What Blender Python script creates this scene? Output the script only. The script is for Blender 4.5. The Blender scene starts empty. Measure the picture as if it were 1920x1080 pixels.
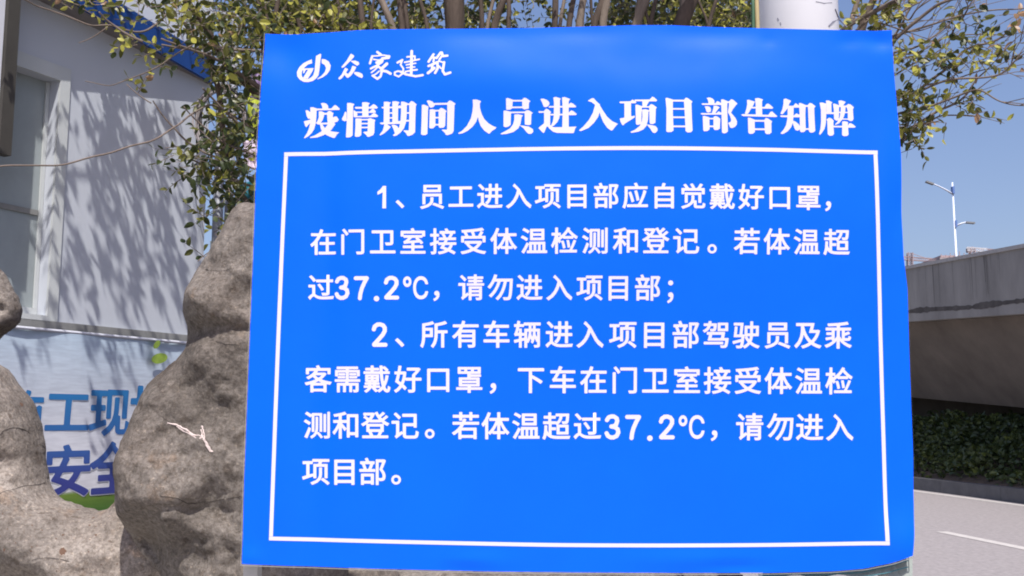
import bpy, bmesh, math, random
import numpy as np
from mathutils import Vector, Matrix, noise, geometry
from mathutils.bvhtree import BVHTree
random.seed(7); np.random.seed(7)
S = bpy.context.scene; COL = S.collection

# ---------------------------------------------------------------- camera, light, exposure
CAM_Z = 1.35; PITCH = math.radians(7.3); F = 1950.0          # focal length in pixels of a 1920 px wide picture
cam = bpy.data.objects.new('camera', bpy.data.cameras.new('camera')); COL.objects.link(cam)
cam.location = (0, 0, CAM_Z); cam.rotation_euler = (math.pi/2 + PITCH, 0, 0)
cam.data.sensor_width = 36; cam.data.lens = 36*F/1920
cam.data.clip_start = .05; cam.data.clip_end = 3000; S.camera = cam
L = Vector((-0.11, 0.62, -1)).normalized()                   # direction the sunlight travels
SUN_EL = math.asin(-L.z); AZ = math.atan2(-L.x, -L.y)
w = bpy.data.worlds.new('World'); S.world = w; w.use_nodes = True
nt = w.node_tree; bg = nt.nodes['Background']
sky = nt.nodes.new('ShaderNodeTexSky'); sky.sky_type = 'NISHITA'; sky.sun_disc = False
sky.sun_elevation = SUN_EL; sky.sun_rotation = AZ; sky.air_density = 1.15; sky.dust_density = 2.8; sky.ozone_density = 6
tint = nt.nodes.new('ShaderNodeMix'); tint.data_type = 'RGBA'; tint.blend_type = 'MULTIPLY'; tint.inputs[0].default_value = 1; tint.inputs[7].default_value = (1.10, .965, 1, 1)
nt.links.new(sky.outputs[0], tint.inputs[6]); nt.links.new(tint.outputs[2], bg.inputs[0]); bg.inputs[1].default_value = .14
sun = bpy.data.objects.new('sun', bpy.data.lights.new('sun', 'SUN')); COL.objects.link(sun)
sun.data.energy = 4.9; sun.data.angle = math.radians(.53); sun.data.color = (1, .965, .93)
sun.rotation_euler = L.to_track_quat('-Z', 'Y').to_euler()
S.view_settings.view_transform = 'Standard'; S.view_settings.look = 'None'
S.view_settings.exposure = 0.19; S.view_settings.gamma = 1
S.cycles.filter_width = 1.9 if hasattr(S.cycles, 'filter_width') else 1.5

# ---------------------------------------------------------------- where a picture direction meets a real plane
CP, SP = math.cos(PITCH), math.sin(PITCH); EYE = Vector((0, 0, CAM_Z))
def ray(px, py):
    x = (px-960)/F; y = (540-py)/F
    return Vector((x, CP - y*SP, SP + y*CP))
def at(px, py, Y):
    r = ray(px, py); return EYE + r*(Y/r.y)
def hit(px, py, p0, n):
    r = ray(px, py); return EYE + r*((Vector(p0)-EYE).dot(n)/r.dot(n))

# ---------------------------------------------------------------- helpers
def tag(o, label=None, cat=None, group=None, kind=None):
    if label: o['label'] = label
    if cat: o['category'] = cat
    if group: o['group'] = group
    if kind: o['kind'] = kind
    return o
def empty(name, loc, label, cat, group=None):
    o = bpy.data.objects.new(name, None); COL.objects.link(o); o.location = loc
    return tag(o, label, cat, group)
def par(o, p):
    o.parent = p
    o.matrix_parent_inverse = world_of(p).inverted()
    return o
def world_of(q):
    m = Matrix.Translation(q.location)
    return m if not q.parent else world_of(q.parent) @ q.matrix_parent_inverse @ m
class MB:
    def __init__(s): s.v = []; s.f = []; s.mi = []
    def add(s, vs, fs, mi=0):
        b = len(s.v); s.v += [tuple(v) for v in vs]; s.f += [tuple(b+i for i in f) for f in fs]; s.mi += [mi]*len(fs)
    def box(s, c, sx, sy, sz, ux=Vector((1,0,0)), uy=Vector((0,1,0)), uz=Vector((0,0,1)), mi=0):
        c = Vector(c); vs = [c+ux*sx*a/2+uy*sy*b/2+uz*sz*d/2 for a in (-1,1) for b in (-1,1) for d in (-1,1)]
        s.add(vs, [(0,1,3,2),(4,6,7,5),(0,4,5,1),(2,3,7,6),(0,2,6,4),(1,5,7,3)], mi)
    def tube(s, pts, rads, n=8, mi=0, cap=True):
        pts = [Vector(p) for p in pts]; rings = []; up = None
        if not isinstance(rads, (list, tuple)): rads = [rads]*len(pts)
        for i, p in enumerate(pts):
            t = (pts[min(i+1, len(pts)-1)]-pts[max(i-1, 0)])
            t = t.normalized() if t.length > 1e-9 else Vector((0,0,1))
            if up is None: up = t.orthogonal().normalized()
            up = (up - t*up.dot(t)); up = up.normalized() if up.length > 1e-6 else t.orthogonal().normalized()
            sd = t.cross(up)
            rings.append([p+(up*math.cos(a)+sd*math.sin(a))*rads[i] for a in (2*math.pi*k/n for k in range(n))])
        vs = [v for r in rings for v in r]
        fs = [(i*n+k, i*n+(k+1)%n, (i+1)*n+(k+1)%n, (i+1)*n+k) for i in range(len(pts)-1) for k in range(n)]
        if cap: fs += [tuple(range(n-1, -1, -1)), tuple((len(pts)-1)*n+k for k in range(n))]
        s.add(vs, fs, mi)
    def build(s, name, mats, parent=None, smooth=False):
        me = bpy.data.meshes.new(name); me.from_pydata(s.v, [], s.f)
        if not isinstance(mats, (list, tuple)): mats = [mats]
        for m in mats: me.materials.append(m)
        if len(mats) > 1: me.polygons.foreach_set('material_index', s.mi)
        if smooth: me.polygons.foreach_set('use_smooth', [True]*len(me.polygons))
        me.update()
        o = bpy.data.objects.new(name, me); COL.objects.link(o)
        if parent: par(o, parent)
        return o
def spline(pts, n=6):
    pts = [Vector(p) for p in pts]
    if len(pts) < 3: return [pts[0].lerp(pts[-1], i/n) for i in range(n+1)]
    out = []
    for i in range(len(pts)-1):
        a = pts[max(i-1,0)]; b = pts[i]; c = pts[i+1]; d = pts[min(i+2, len(pts)-1)]
        for k in range(n):
            t = k/n; out.append(.5*((2*b)+(c-a)*t+(2*a-5*b+4*c-d)*t*t+(3*b-a-3*c+d)*t**3))
    out.append(pts[-1]); return out
def bez2(pts, x):                                            # linear interpolation through (x, y) knots
    return float(np.interp(x, [p[0] for p in pts], [p[1] for p in pts]))

# ---------------------------------------------------------------- materials
def mat(name, col, rough=.6, spec=.5, var=0, vscale=8, vcol=None, bump=0, bscale=40, metal=0, stretch=None, detail=6, coat=0, bdist=.01):
    m = bpy.data.materials.new(name); m.use_nodes = True; t = m.node_tree; p = t.nodes['Principled BSDF']
    p.inputs['Base Color'].default_value = (*col, 1); p.inputs['Roughness'].default_value = rough
    p.inputs['Specular IOR Level'].default_value = spec; p.inputs['Metallic'].default_value = metal
    p.inputs['Coat Weight'].default_value = coat
    tc = t.nodes.new('ShaderNodeTexCoord'); mp = t.nodes.new('ShaderNodeMapping'); t.links.new(tc.outputs['Object'], mp.inputs[0])
    if stretch: mp.inputs['Scale'].default_value = stretch
    if var:
        nz = t.nodes.new('ShaderNodeTexNoise'); nz.inputs['Scale'].default_value = vscale; nz.inputs['Detail'].default_value = detail
        nz.inputs['Roughness'].default_value = .65
        t.links.new(mp.outputs[0], nz.inputs[0]); r = t.nodes.new('ShaderNodeValToRGB')
        r.color_ramp.elements[0].position = .5-.28; r.color_ramp.elements[1].position = .5+.28
        c2 = vcol or tuple(min(1, c*(1+var)) for c in col); c1 = tuple(c*(1-var) for c in col) if not vcol else col
        r.color_ramp.elements[0].color = (*c1, 1); r.color_ramp.elements[1].color = (*c2, 1)
        t.links.new(nz.outputs[0], r.inputs[0]); t.links.new(r.outputs[0], p.inputs['Base Color'])
    if bump:
        nb = t.nodes.new('ShaderNodeTexNoise'); nb.inputs['Scale'].default_value = bscale; nb.inputs['Detail'].default_value = 8
        t.links.new(mp.outputs[0], nb.inputs[0]); b = t.nodes.new('ShaderNodeBump'); b.inputs['Strength'].default_value = bump
        b.inputs['Distance'].default_value = bdist
        t.links.new(nb.outputs[0], b.inputs['Height']); t.links.new(b.outputs[0], p.inputs['Normal'])
    return m
def leafmat(name, col, col2, trans=.35, rough=.42):
    m = mat(name, col, rough, .45, 1, 9, vcol=col2); t = m.node_tree; p = t.nodes['Principled BSDF']
    out = t.nodes['Material Output']; tr = t.nodes.new('ShaderNodeBsdfTranslucent'); mx = t.nodes.new('ShaderNodeMixShader')
    src = p.inputs['Base Color'].links[0].from_socket; g = t.nodes.new('ShaderNodeGamma'); g.inputs[1].default_value = .8
    t.links.new(src, g.inputs[0]); t.links.new(g.outputs[0], tr.inputs[0]); mx.inputs[0].default_value = trans
    t.links.new(p.outputs[0], mx.inputs[1]); t.links.new(tr.outputs[0], mx.inputs[2]); t.links.new(mx.outputs[0], out.inputs[0])
    return m
M = {}
M['blue'] = mat('blue_film', (.0001, .109, .93), .40, .13, .05, 5, bump=.04, bscale=7, bdist=.006)
M['print'] = mat('white_print', (.60, .575, .675), .40, .2)
M['foam'] = mat('foam_edge', (.62, .62, .66), .7)
M['board_back'] = mat('grey_board', (.25, .28, .25), .6, .5, .25, 6, bump=.3)
M['oldpost'] = mat('pale_post', (.42, .40, .37), .7, .4, .2, 12, bump=.3)
M['pole'] = mat('white_pole', (.74, .73, .74), .35, .5, .05, 3, bump=.05, bscale=8)
M['crack'] = mat('grey_crack', (.16, .16, .2), .8)
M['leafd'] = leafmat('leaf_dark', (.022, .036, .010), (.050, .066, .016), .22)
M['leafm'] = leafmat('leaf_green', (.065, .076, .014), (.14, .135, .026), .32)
M['leafy'] = leafmat('leaf_yellow', (.33, .32, .045), (.52, .49, .09), .40)
M['leafr'] = leafmat('leaf_young_red', (.30, .16, .09), (.38, .24, .12), .4)
M['bark'] = mat('bark', (.075, .055, .042), .85, .3, .5, 26, bump=.6, bscale=60, stretch=(1,1,.25))
M['bark2'] = mat('lit_bark', (.17, .135, .105), .85, .3, .4, 30, bump=.6, bscale=60, stretch=(1,1,.25))  # paler copy of the bark: sunlight on some stems put into the colour
M['twig'] = mat('twig_bark', (.16, .125, .10), .8, .3, .3, 30)
M['wall'] = mat('prefab_wall', (.50, .525, .565), .5, .4, .05, 1.4, bump=.10, bscale=90, stretch=(1,1,.03), bdist=.004)
M['trim'] = mat('window_trim', (.52, .54, .53), .4, .5, .06, 6)
M['pane'] = mat('window_pane', (.30, .335, .34), .28, .5, .18, 3, bump=.05, bscale=5)
M['strip'] = mat('base_strip', (.22, .22, .21), .6, .4, .3, 8)
M['roofblue'] = mat('blue_roof', (.006, .045, .20), .5, .4, .15, 6)
M['rooftrim'] = mat('roof_trim', (.20, .185, .18), .6, .4, .2, 8)
M['brown'] = mat('brown_post', (.05, .046, .04), .7, .3, .2, 8)
M['whitep'] = mat('white_panel', (.56, .57, .62), .5, .4, .04, 3)
M['pipe'] = mat('grey_pipe', (.20, .21, .235), .45, .4, .25, 6)
M['cable'] = mat('black_cable', (.035, .03, .03), .45); M['cablew'] = mat('pale_cable', (.38, .34, .33), .5)
M['yflag'] = mat('yellow_green_cloth', (.42, .47, .05), .7, .2, .15, 4); M['pcloth'] = mat('pink_white_cloth', (.62, .52, .60), .8, .2, .15, 6)
M['teal'] = mat('teal_board', (.02, .14, .17), .6, .4, .3, 8); M['lilac'] = mat('lilac_cloth', (.30, .22, .36), .8, .2, .2, 8)
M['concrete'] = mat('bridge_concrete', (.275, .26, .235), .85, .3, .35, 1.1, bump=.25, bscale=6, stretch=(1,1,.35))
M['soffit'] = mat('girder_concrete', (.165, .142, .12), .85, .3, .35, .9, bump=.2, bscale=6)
M['kerb'] = mat('dark_kerb', (.115, .112, .112), .85, .3, .3, 4, bump=.3)
M['asphalt'] = mat('pale_road', (.268, .244, .237), .9, .3, .28, 16, bump=.4, bscale=60, detail=12)
M['paint'] = mat('road_paint', (.47, .44, .41), .7, .3, .2, 9)
M['soil'] = mat('soil', (.10, .075, .055), .95, .2, .5, 10, bump=.6, bscale=20)
M['hedge1'] = leafmat('hedge_dark', (.036, .058, .020), (.065, .09, .026), .2); M['hedge2'] = leafmat('hedge_light', (.085, .115, .03), (.15, .18, .04), .25)
M['lamp'] = mat('lamp_pole_paint', (.62, .66, .74), .4); M['lampb'] = mat('lamp_blue_paint', (.10, .18, .42), .45); M['lampg'] = mat('lamp_head', (.20, .21, .22), .5)
M['crane'] = mat('crane_hazed_red', (.36, .27, .27), .6); M['cranew'] = mat('crane_white', (.6, .6, .62), .6)  # crane colours washed out, distance haze mixed into them
M['farc'] = mat('far_concrete', (.33, .29, .29), .9, .3, .2, .4)  # pale tone carries the haze over far concrete

# asphalt speckle, rock, banner prints
def rock_material(tone=1.0):
    m = mat('weathered_rock', (.2, .17, .14), .92, .25); t = m.node_tree; p = t.nodes['Principled BSDF']; N = t.nodes.new; K = t.links.new
    tc = N('ShaderNodeTexCoord'); v = tc.outputs['Object']
    def nz(sc, det=8, rgh=.65):
        n = N('ShaderNodeTexNoise'); n.inputs['Scale'].default_value = sc; n.inputs['Detail'].default_value = det; n.inputs['Roughness'].default_value = rgh; K(v, n.inputs[0]); return n.outputs[0]
    def ramp(s, a, b, ca, cb):
        r = N('ShaderNodeValToRGB'); r.color_ramp.elements[0].position = a; r.color_ramp.elements[1].position = b
        r.color_ramp.elements[0].color = (*ca, 1); r.color_ramp.elements[1].color = (*cb, 1); K(s, r.inputs[0]); return r.outputs[0]
    def mul(a, b, f=1, mode='MULTIPLY'):
        x = N('ShaderNodeMix'); x.data_type = 'RGBA'; x.blend_type = mode; x.inputs[0].default_value = f; K(a, x.inputs[6]); K(b, x.inputs[7]); return x.outputs[2]
    base = ramp(nz(3.2, 5), .36, .66, tuple(x*tone for x in (.155, .138, .124)), tuple(x*tone for x in (.315, .285, .258)))
    fine = ramp(nz(75, 10, .8), .34, .68, (.62, .61, .60), (1.3, 1.28, 1.24))
    c = mul(base, fine)
    pr = ramp(nz(95, 6, .8), .38, .56, (.50, .46, .42), (1.06, 1.05, 1.04)); c = mul(c, pr, .8)
    c = mul(c, ramp(nz(22, 3, .5), .30, .38, (.45, .40, .36), (1, 1, 1)), .7)
    dark = ramp(nz(1.9, 4), .46, .66, (1, 1, 1), (.62, .57, .54)); c = mul(c, dark)
    oc = ramp(nz(6.5, 6), .60, .72, (1, 1, 1), (1.18, 1.0, .84)); c = mul(c, oc)
    c = mul(c, ramp(nz(120, 4, .6), .60, .68, (1, 1, 1), (1.55, 1.5, 1.42)))
    K(c, p.inputs['Base Color'])
    b1 = N('ShaderNodeBump'); b1.inputs['Strength'].default_value = 1; b1.inputs['Distance'].default_value = .009; K(nz(48, 12, .7), b1.inputs['Height'])
    b2 = N('ShaderNodeBump'); b2.inputs['Strength'].default_value = .45; b2.inputs['Distance'].default_value = .010; K(nz(17, 10, .8), b2.inputs['Height']); K(b1.outputs[0], b2.inputs['Normal'])
    K(b2.outputs[0], p.inputs['Normal']); return m
M['rock'] = rock_material(1.32); M['rockd'] = rock_material(.98)
M['chalk'] = mat('chalk', (.62, .52, .48), .9, .2, .2, 40)

# ================================================================ THE SETTING
mb = MB(); mb.add([(-400,-60,0),(400,-60,0),(400,900,0),(-400,900,0)], [(0,1,2,3)])
tag(mb.build('ground', M['soil']), kind='structure')
RD = Vector(((745-960)/F, 1, 0)).normalized(); RN = Vector((RD.y, -RD.x, 0))          # road direction and its right-hand normal
def rp(lat, dist, z): return RN*lat + RD*dist + Vector((0, 0, z))
def ribbon(name, la, lb, da, db, z, m, n=1):
    mb = MB()
    for i in range(n):
        a = da+(db-da)*i/n; b = da+(db-da)*(i+1)/n
        mb.add([rp(la,a,z), rp(lb,a,z), rp(lb,b,z), rp(la,b,z)], [(0,1,2,3)])
    return mb.build(name, m)
tag(ribbon('road', 1.6, 10.25, -30, 260, .006, M['asphalt']), kind='structure')
tag(ribbon('pavement', -4, 1.5, -30, 2.6, .12, M['oldpost']), kind='structure')
tag(ribbon('road_edge_line', 9.93, 10.08, -30, 160, .010, M['paint']), kind='structure')
for k in range(-1, 9):
    o = ribbon('lane_dash', 6.58, 6.73, 12.36-5.6-14*k*-1 if k > 0 else 12.36-5.6+14*k, (12.36 if k == 0 else 12.36+14*k), .010, M['paint'])
    tag(o, kind='structure')

# ================================================================ NOTICE BOARD
YB = 1.92
TOP = [(497,62),(560,63.5),(620,61),(680,56.5),(760,55),(900,53.5),(1000,53),(1100,50.5),(1180,48.5),(1260,48),(1340,51),(1480,55),(1600,57.5),(1640,58),(1672,57)]
BOT = [(454,1057),(520,1060),(700,1066),(893,1071),(1080,1073),(1300,1074),(1440,1074),(1560,1071),(1620,1066),(1670,1055),(1709,1041)]
LEF = [(62,497),(150,491),(290,482),(480,475),(700,466),(900,458),(1057,454)]
RIG = [(57,1672),(130,1674.5),(200,1680),(290,1687),(400,1689),(480,1692),(540,1700),(700,1706),(850,1712),(950,1713),(1000,1712),(1041,1709)]
def bulge(px, py):
    """how far the board leans towards the camera (metres) at a point of its face"""
    g = lambda cx, cy, sx, sy, a: a*math.exp(-((px-cx)/sx)**2-((py-cy)/sy)**2)
    b = .004*math.sin((px-480)/1200*math.pi)*math.sin((py-60)/1000*math.pi)
    b += g(1230,380,430,230,.022)
    b += g(930,150,190,60,.0085)+g(1190,190,150,90,.0060)+g(1420,170,160,75,.0075)+g(1340,62,110,24,-.0034)
    b += g(895,62,95,22,-.0026)+g(1090,58,90,20,-.0022)+g(1210,66,60,34,.0012)+g(530,90,50,42,-.0085)+g(520,200,40,60,.003)
    b += g(612,450,30,210,-.0055)+g(585,800,32,260,-.0048)+g(690,560,60,300,.0026)
    b += g(1650,78,24,15,-.0045)+g(1590,78,20,12,-.0022)+g(1620,70,20,14,-.002)+g(1655,330,22,90,.0030)+g(1690,400,22,50,-.004)
    b += g(470,1048,22,18,.004)+g(900,1052,60,16,.0030)+g(870,1066,40,10,-.003)+g(1300,1050,110,16,.0030)+g(1380,1062,60,10,-.003)
    b += g(1690,1020,40,50,.010)+g(1520,205,30,10,.0006)+g(1440,78,14,10,-.0012)
    b += .0006*noise.noise(Vector((px/130, py/110, 2)))+.0003*noise.noise(Vector((px/45, py/50, 5)))
    return b
def bp(px, py, off=0.0):
    p = at(px, py, YB); p.y -= bulge(px, py) + off; return p
board = empty('notice_board', (0, YB, 0), 'large bright blue notice board with white Chinese lettering, standing in front of the rocks', 'notice board')
NU, NV = 150, 126
def coons(u, v):
    tx = [a for a in np.interp(u*(len(TOP)-1), range(len(TOP)), [p[0] for p in TOP]).reshape(-1)][0]
    x_t = 497+(1672-497)*u; y_t = bez2(TOP, x_t); x_b = 454+(1709-454)*u; y_b = bez2(BOT, x_b)
    y_l = 62+(1057-62)*v; x_l = bez2(LEF, y_l); y_r = 57+(1041-57)*v; x_r = bez2(RIG, y_r)
    c = lambda a, b, t: a*(1-t)+b*t
    x = c(x_t,x_b,v)+c(x_l,x_r,u)-(c(c(497,1672,u), c(454,1709,u), v))
    y = c(y_t,y_b,v)+c(y_l,y_r,u)-(c(c(62,57,u), c(1057,1041,u), v))
    return x, y
mb = MB(); vs = []
for j in range(NV+1):
    for i in range(NU+1):
        x, y = coons(i/NU, j/NV); vs.append(bp(x, y))
W_ = NU+1
mb.add(vs, [(j*W_+i, (j+1)*W_+i, (j+1)*W_+i+1, j*W_+i+1) for j in range(NV) for i in range(NU)])
mb.build('printed_sheet', M['blue'], board, True)
# the foam core behind it: rim and back
rim = [j for j in range(NU+1)]+[j*W_+NU for j in range(1, NV+1)]+[NV*W_+i for i in range(NU-1, -1, -1)]+[j*W_ for j in range(NV-1, 0, -1)]
fr = [vs[k]+Vector((0,.0006,0)) for k in rim]; bk = [vs[k]+Vector((0,.0062,0)) for k in rim]; fo = []
cx = sum((p.x for p in fr))/len(fr); cz = sum((p.z for p in fr))/len(fr)
out = lambda p, d: Vector((p.x+(d if p.x > cx else -d)*(abs(p.x-cx) > .5), p.y, p.z+(d if p.z > cz else -d)*(abs(p.z-cz) > .42)))
fr = [out(p, .0018) for p in fr]; bk = [out(p, .0040) for p in bk]
n = len(fr); mb = MB(); mb.add(fr+bk, [(i, (i+1)%n, n+(i+1)%n, n+i) for i in range(n)])
mb.add([v+Vector((0,.0063,0)) for v in vs], [(j*W_+i, j*W_+i+3, (j+3)*W_+i+3, (j+3)*W_+i) for j in range(0, NV, 3) for i in range(0, NU, 3)])
mb.build('foam_core', M['foam'], board)

# ---- lettering: outlines -> distance field -> clean filled mesh laid on the sheet
def seg_dist(P, A, B):
    d = B-A; L2 = (d**2).sum(1)+1e-12; best = np.full(len(P), 1e9); cross = np.zeros(len(P), int)
    for a, dd, l2, b in zip(A, d, L2, B):
        t = np.clip(((P-a)@dd)/l2, 0, 1); q = a+t[:, None]*dd
        best = np.minimum(best, ((P-q)**2).sum(1))
        c = (a[1] > P[:,1]) != (b[1] > P[:,1])
        if c.any():
            xi = a[0]+(P[:,1]-a[1])*dd[0]/(dd[1] if dd[1] != 0 else 1e-12); cross += (c & (P[:,0] < xi))
    return np.sqrt(best), cross % 2 == 1
def field_poly(P, poly):
    A = np.array(poly, float); B = np.roll(A, -1, 0); d, ins = seg_dist(P, A, B); return np.where(ins, d, -d)
def field_stroke(P, pts, r):
    A = np.array(pts[:-1], float); B = np.array(pts[1:], float); d, _ = seg_dist(P, A, B); return r-d
def contour_mesh(mb, G, xs, ys, fn):
    """fill the region G > 0 of a grid; fn maps grid coordinates to a 3D point"""
    ny, nx = G.shape; vid = {}
    def V(key, x, y):
        if key not in vid: vid[key] = len(mb.v); mb.v.append(tuple(fn(x, y)))
        return vid[key]
    pos = G > 0
    full = pos[:-1,:-1] & pos[1:,:-1] & pos[:-1,1:] & pos[1:,1:]
    anyp = pos[:-1,:-1] | pos[1:,:-1] | pos[:-1,1:] | pos[1:,1:]
    for j in range(ny-1):
        i = 0
        while i < nx-1:
            if full[j, i]:
                k = i
                while k < nx-1 and full[j, k] and k-i < 6: k += 1
                mb.f.append((V((j,i),xs[i],ys[j]), V((j,k),xs[k],ys[j]), V((j+1,k),xs[k],ys[j+1]), V((j+1,i),xs[i],ys[j+1]))); mb.mi.append(0); i = k; continue
            if anyp[j, i]:
                cs = [(j,i),(j,i+1),(j+1,i+1),(j+1,i)]; f = []
                for q in range(4):
                    a, b = cs[q], cs[(q+1)%4]; ga, gb = G[a], G[b]
                    if ga > 0: f.append(V(a, xs[a[1]], ys[a[0]]))
                    if (ga > 0) != (gb > 0):
                        t = ga/(ga-gb); key = ('e',)+tuple(sorted((a, b)))
                        f.append(V(key, xs[a[1]]*(1-t)+xs[b[1]]*t, ys[a[0]]*(1-t)+ys[b[0]]*t))
                if len(f) >= 3: mb.f.append(tuple(f)); mb.mi.append(0)
            i += 1
GC = {}
def one():
    xs = np.linspace(-.03, .40, 40); ys = np.linspace(-.16, .86, 70); X, Y = np.meshgrid(xs, ys); P = np.stack([X.ravel(), Y.ravel()], 1)
    G = np.maximum(field_poly(P, [(.17,0),(.29,0),(.29,.70),(.19,.70)]), field_poly(P, [(.02,.52),(.02,.42),(.19,.50),(.29,.70),(.19,.70),(.12,.60)]))
    return xs, ys, G.reshape(X.shape), .155
def digit(ch):
    xs = np.linspace(-.06, .54, 44); ys = np.linspace(-.10, .84, 68); X, Y = np.meshgrid(xs, ys); P = np.stack([X.ravel(), Y.ravel()], 1)
    sk = {'2': [[(.07,.52),(.10,.61),(.18,.665),(.26,.67),(.35,.64),(.40,.57),(.40,.47),(.34,.36),(.22,.22),(.08,.07)], [(.08,.055),(.42,.055)]],
          '3': [[(.07,.56),(.12,.64),(.20,.67),(.28,.665),(.36,.61),(.375,.53),(.34,.42),(.26,.375),(.20,.37)], [(.20,.37),(.31,.35),(.39,.29),(.41,.19),(.36,.09),(.27,.045),(.18,.045),(.10,.09),(.06,.17)]],
          '7': [[(.06,.655),(.41,.655),(.33,.51),(.25,.33),(.205,.16),(.19,.03)]]}[ch]
    G = np.full(len(P), -1e3)
    for k in sk: G = np.maximum(G, field_stroke(P, k, .062))
    return xs, ys, G.reshape(X.shape), .235
def glyph(ch, bold, res=66):
    """distance field of one character of Blender's own font in em units"""
    if ch in '1237': GC[(ch, bold)] = one() if ch == '1' else digit(ch)
    if (ch, bold) in GC: return GC[(ch, bold)]
    c = bpy.data.curves.new('glyph', 'FONT'); c.body = ch; c.size = 1; c.resolution_u = 4
    o = bpy.data.objects.new('glyph', c); COL.objects.link(o); bpy.context.view_layer.update()
    me = bpy.data.meshes.new_from_object(o.evaluated_get(bpy.context.evaluated_depsgraph_get()))
    bm = bmesh.new(); bm.from_mesh(me); bmesh.ops.remove_doubles(bm, verts=bm.verts, dist=1e-5)
    E_ = [(e.verts[0].co.xy[:], e.verts[1].co.xy[:]) for e in bm.edges if len(e.link_faces) == 1]
    bm.free(); bpy.data.objects.remove(o); bpy.data.curves.remove(c); bpy.data.meshes.remove(me)
    A = np.array([e[0] for e in E_]); B = np.array([e[1] for e in E_])
    x0, x1 = A[:,0].min(), A[:,0].max(); m = bold+.03
    xs = np.linspace(x0-m, x1+m, max(16, int(res*(x1-x0+2*m)))); ys = np.linspace(-.16-m, .86+m, int(res*(1.02+2*m)))
    X, Y = np.meshgrid(xs, ys); d, ins = seg_dist(np.stack([X.ravel(), Y.ravel()], 1), A, B)
    G = (np.where(ins, d, -d)+bold).reshape(X.shape)
    GC[(ch, bold)] = (xs, ys, G, (x0+x1)/2); return GC[(ch, bold)]
LIFT = .0007
def text_line(chars, em, bold=.018, parent=board, fn=None, name='text_line', m=None, squash=1.0):
    """chars: (character, centre x, centre y of the em box) in picture pixels on the sheet"""
    fn = fn or (lambda x, y: bp(x, y, LIFT))
    for c in chars:
        ch, X, Y = c[:3]; e = c[3] if len(c) > 3 else em; sq = c[4] if len(c) > 4 else 1
        xs, ys, G, xc = glyph(ch, bold); mb = MB()
        contour_mesh(mb, G, xs, ys, lambda x, y: fn(X+(x-xc)*e*sq, Y-(y-.36)*e))
        mb.build('character', m or M['print'], parent, True)
def even(s, x0, step, ya, yb, xa=580, xb=1580):
    return [(ch, x0+i*step, ya+(yb-ya)*(x0+i*step-xa)/(xb-xa)) for i, ch in enumerate(s)]
def punct(lst, **kw): return [(c, x, ypos) for c, x, ypos in lst]
lines = []
Y1 = lambda x: 371+4*(x-710)/840
lines.append(([('1',717,Y1(717),60),('、',751,Y1(751))]+[(c, 811+53.85*i, Y1(811+53.85*i)) for i, c in enumerate('员工进入项目部应自觉戴好口罩')]+[('，',1549,Y1(1549))], 49.5))
Y2 = lambda x: 455+2*(x-600)/980
l2 = '在门卫室接受体温检测和登记。若体温超'; x2 = [606+56.4*i for i in range(18)]; x2[13] = 1331
lines.append(([(c, x, Y2(x)) for c, x in zip(l2, x2)], 51))
Y3 = lambda x: 540+3*(x-600)/660
lines.append(([('过',602,Y3(602)),('3',642,Y3(642),60),('7',678.5,Y3(678),60),('.',707,Y3(707),66),('2',734.5,Y3(734),60),('℃',780,Y3(779),55,.78),('，',819.5,Y3(819))]
  + [(c, x, Y3(x)) for c, x in zip('请勿进入项目部', (884,938,992.6,1048,1104,1157.5,1212))]+[('；',1255,Y3(1255))], 50.5))
Y4 = lambda x: 628+2*(x-700)/870
lines.append(([('2',712,Y4(712),62),('、',750,Y4(750))]+[(c, x, Y4(x)) for c, x in zip('所有车辆进入项目部驾驶员及乘', (814,873,931,988.5,1048,1105.5,1166.5,1225,1284,1340,1397,1456,1513,1570))], 53))
Y5 = lambda x: 711.5+4*(x-590)/980
lines.append(([(c, x, Y5(x)) for c, x in zip('客需戴好口罩，下车在门卫室接受体温检', (596.5,652,707.5,765,822,880,925,995.5,1055,1112,1170.7,1228,1287,1344,1401,1458,1515,1572))], 53))
Y6 = lambda x: 798+4*(x-590)/980
lines.append(([(c, x, Y6(x)) for c, x in zip('测和登记。若体温超过', (594,648,704,760,806,873,929,986,1043,1101))]+[('3',1148,Y6(1148),63),('7',1186.5,Y6(1186),63),('.',1218,Y6(1218),68),('2',1249,Y6(1249),63),('℃',1296,Y6(1296),57,.78)]
  + [(c, x, Y6(x)) for c, x in zip('，请勿进入', (1339,1405,1462,1517.5,1574))], 53.5))
lines.append(([(c, x, 885) for c, x in zip('项目部。', (592,646,699,743))], 53.5))
for chars, em in lines: text_line(chars, em)

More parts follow.
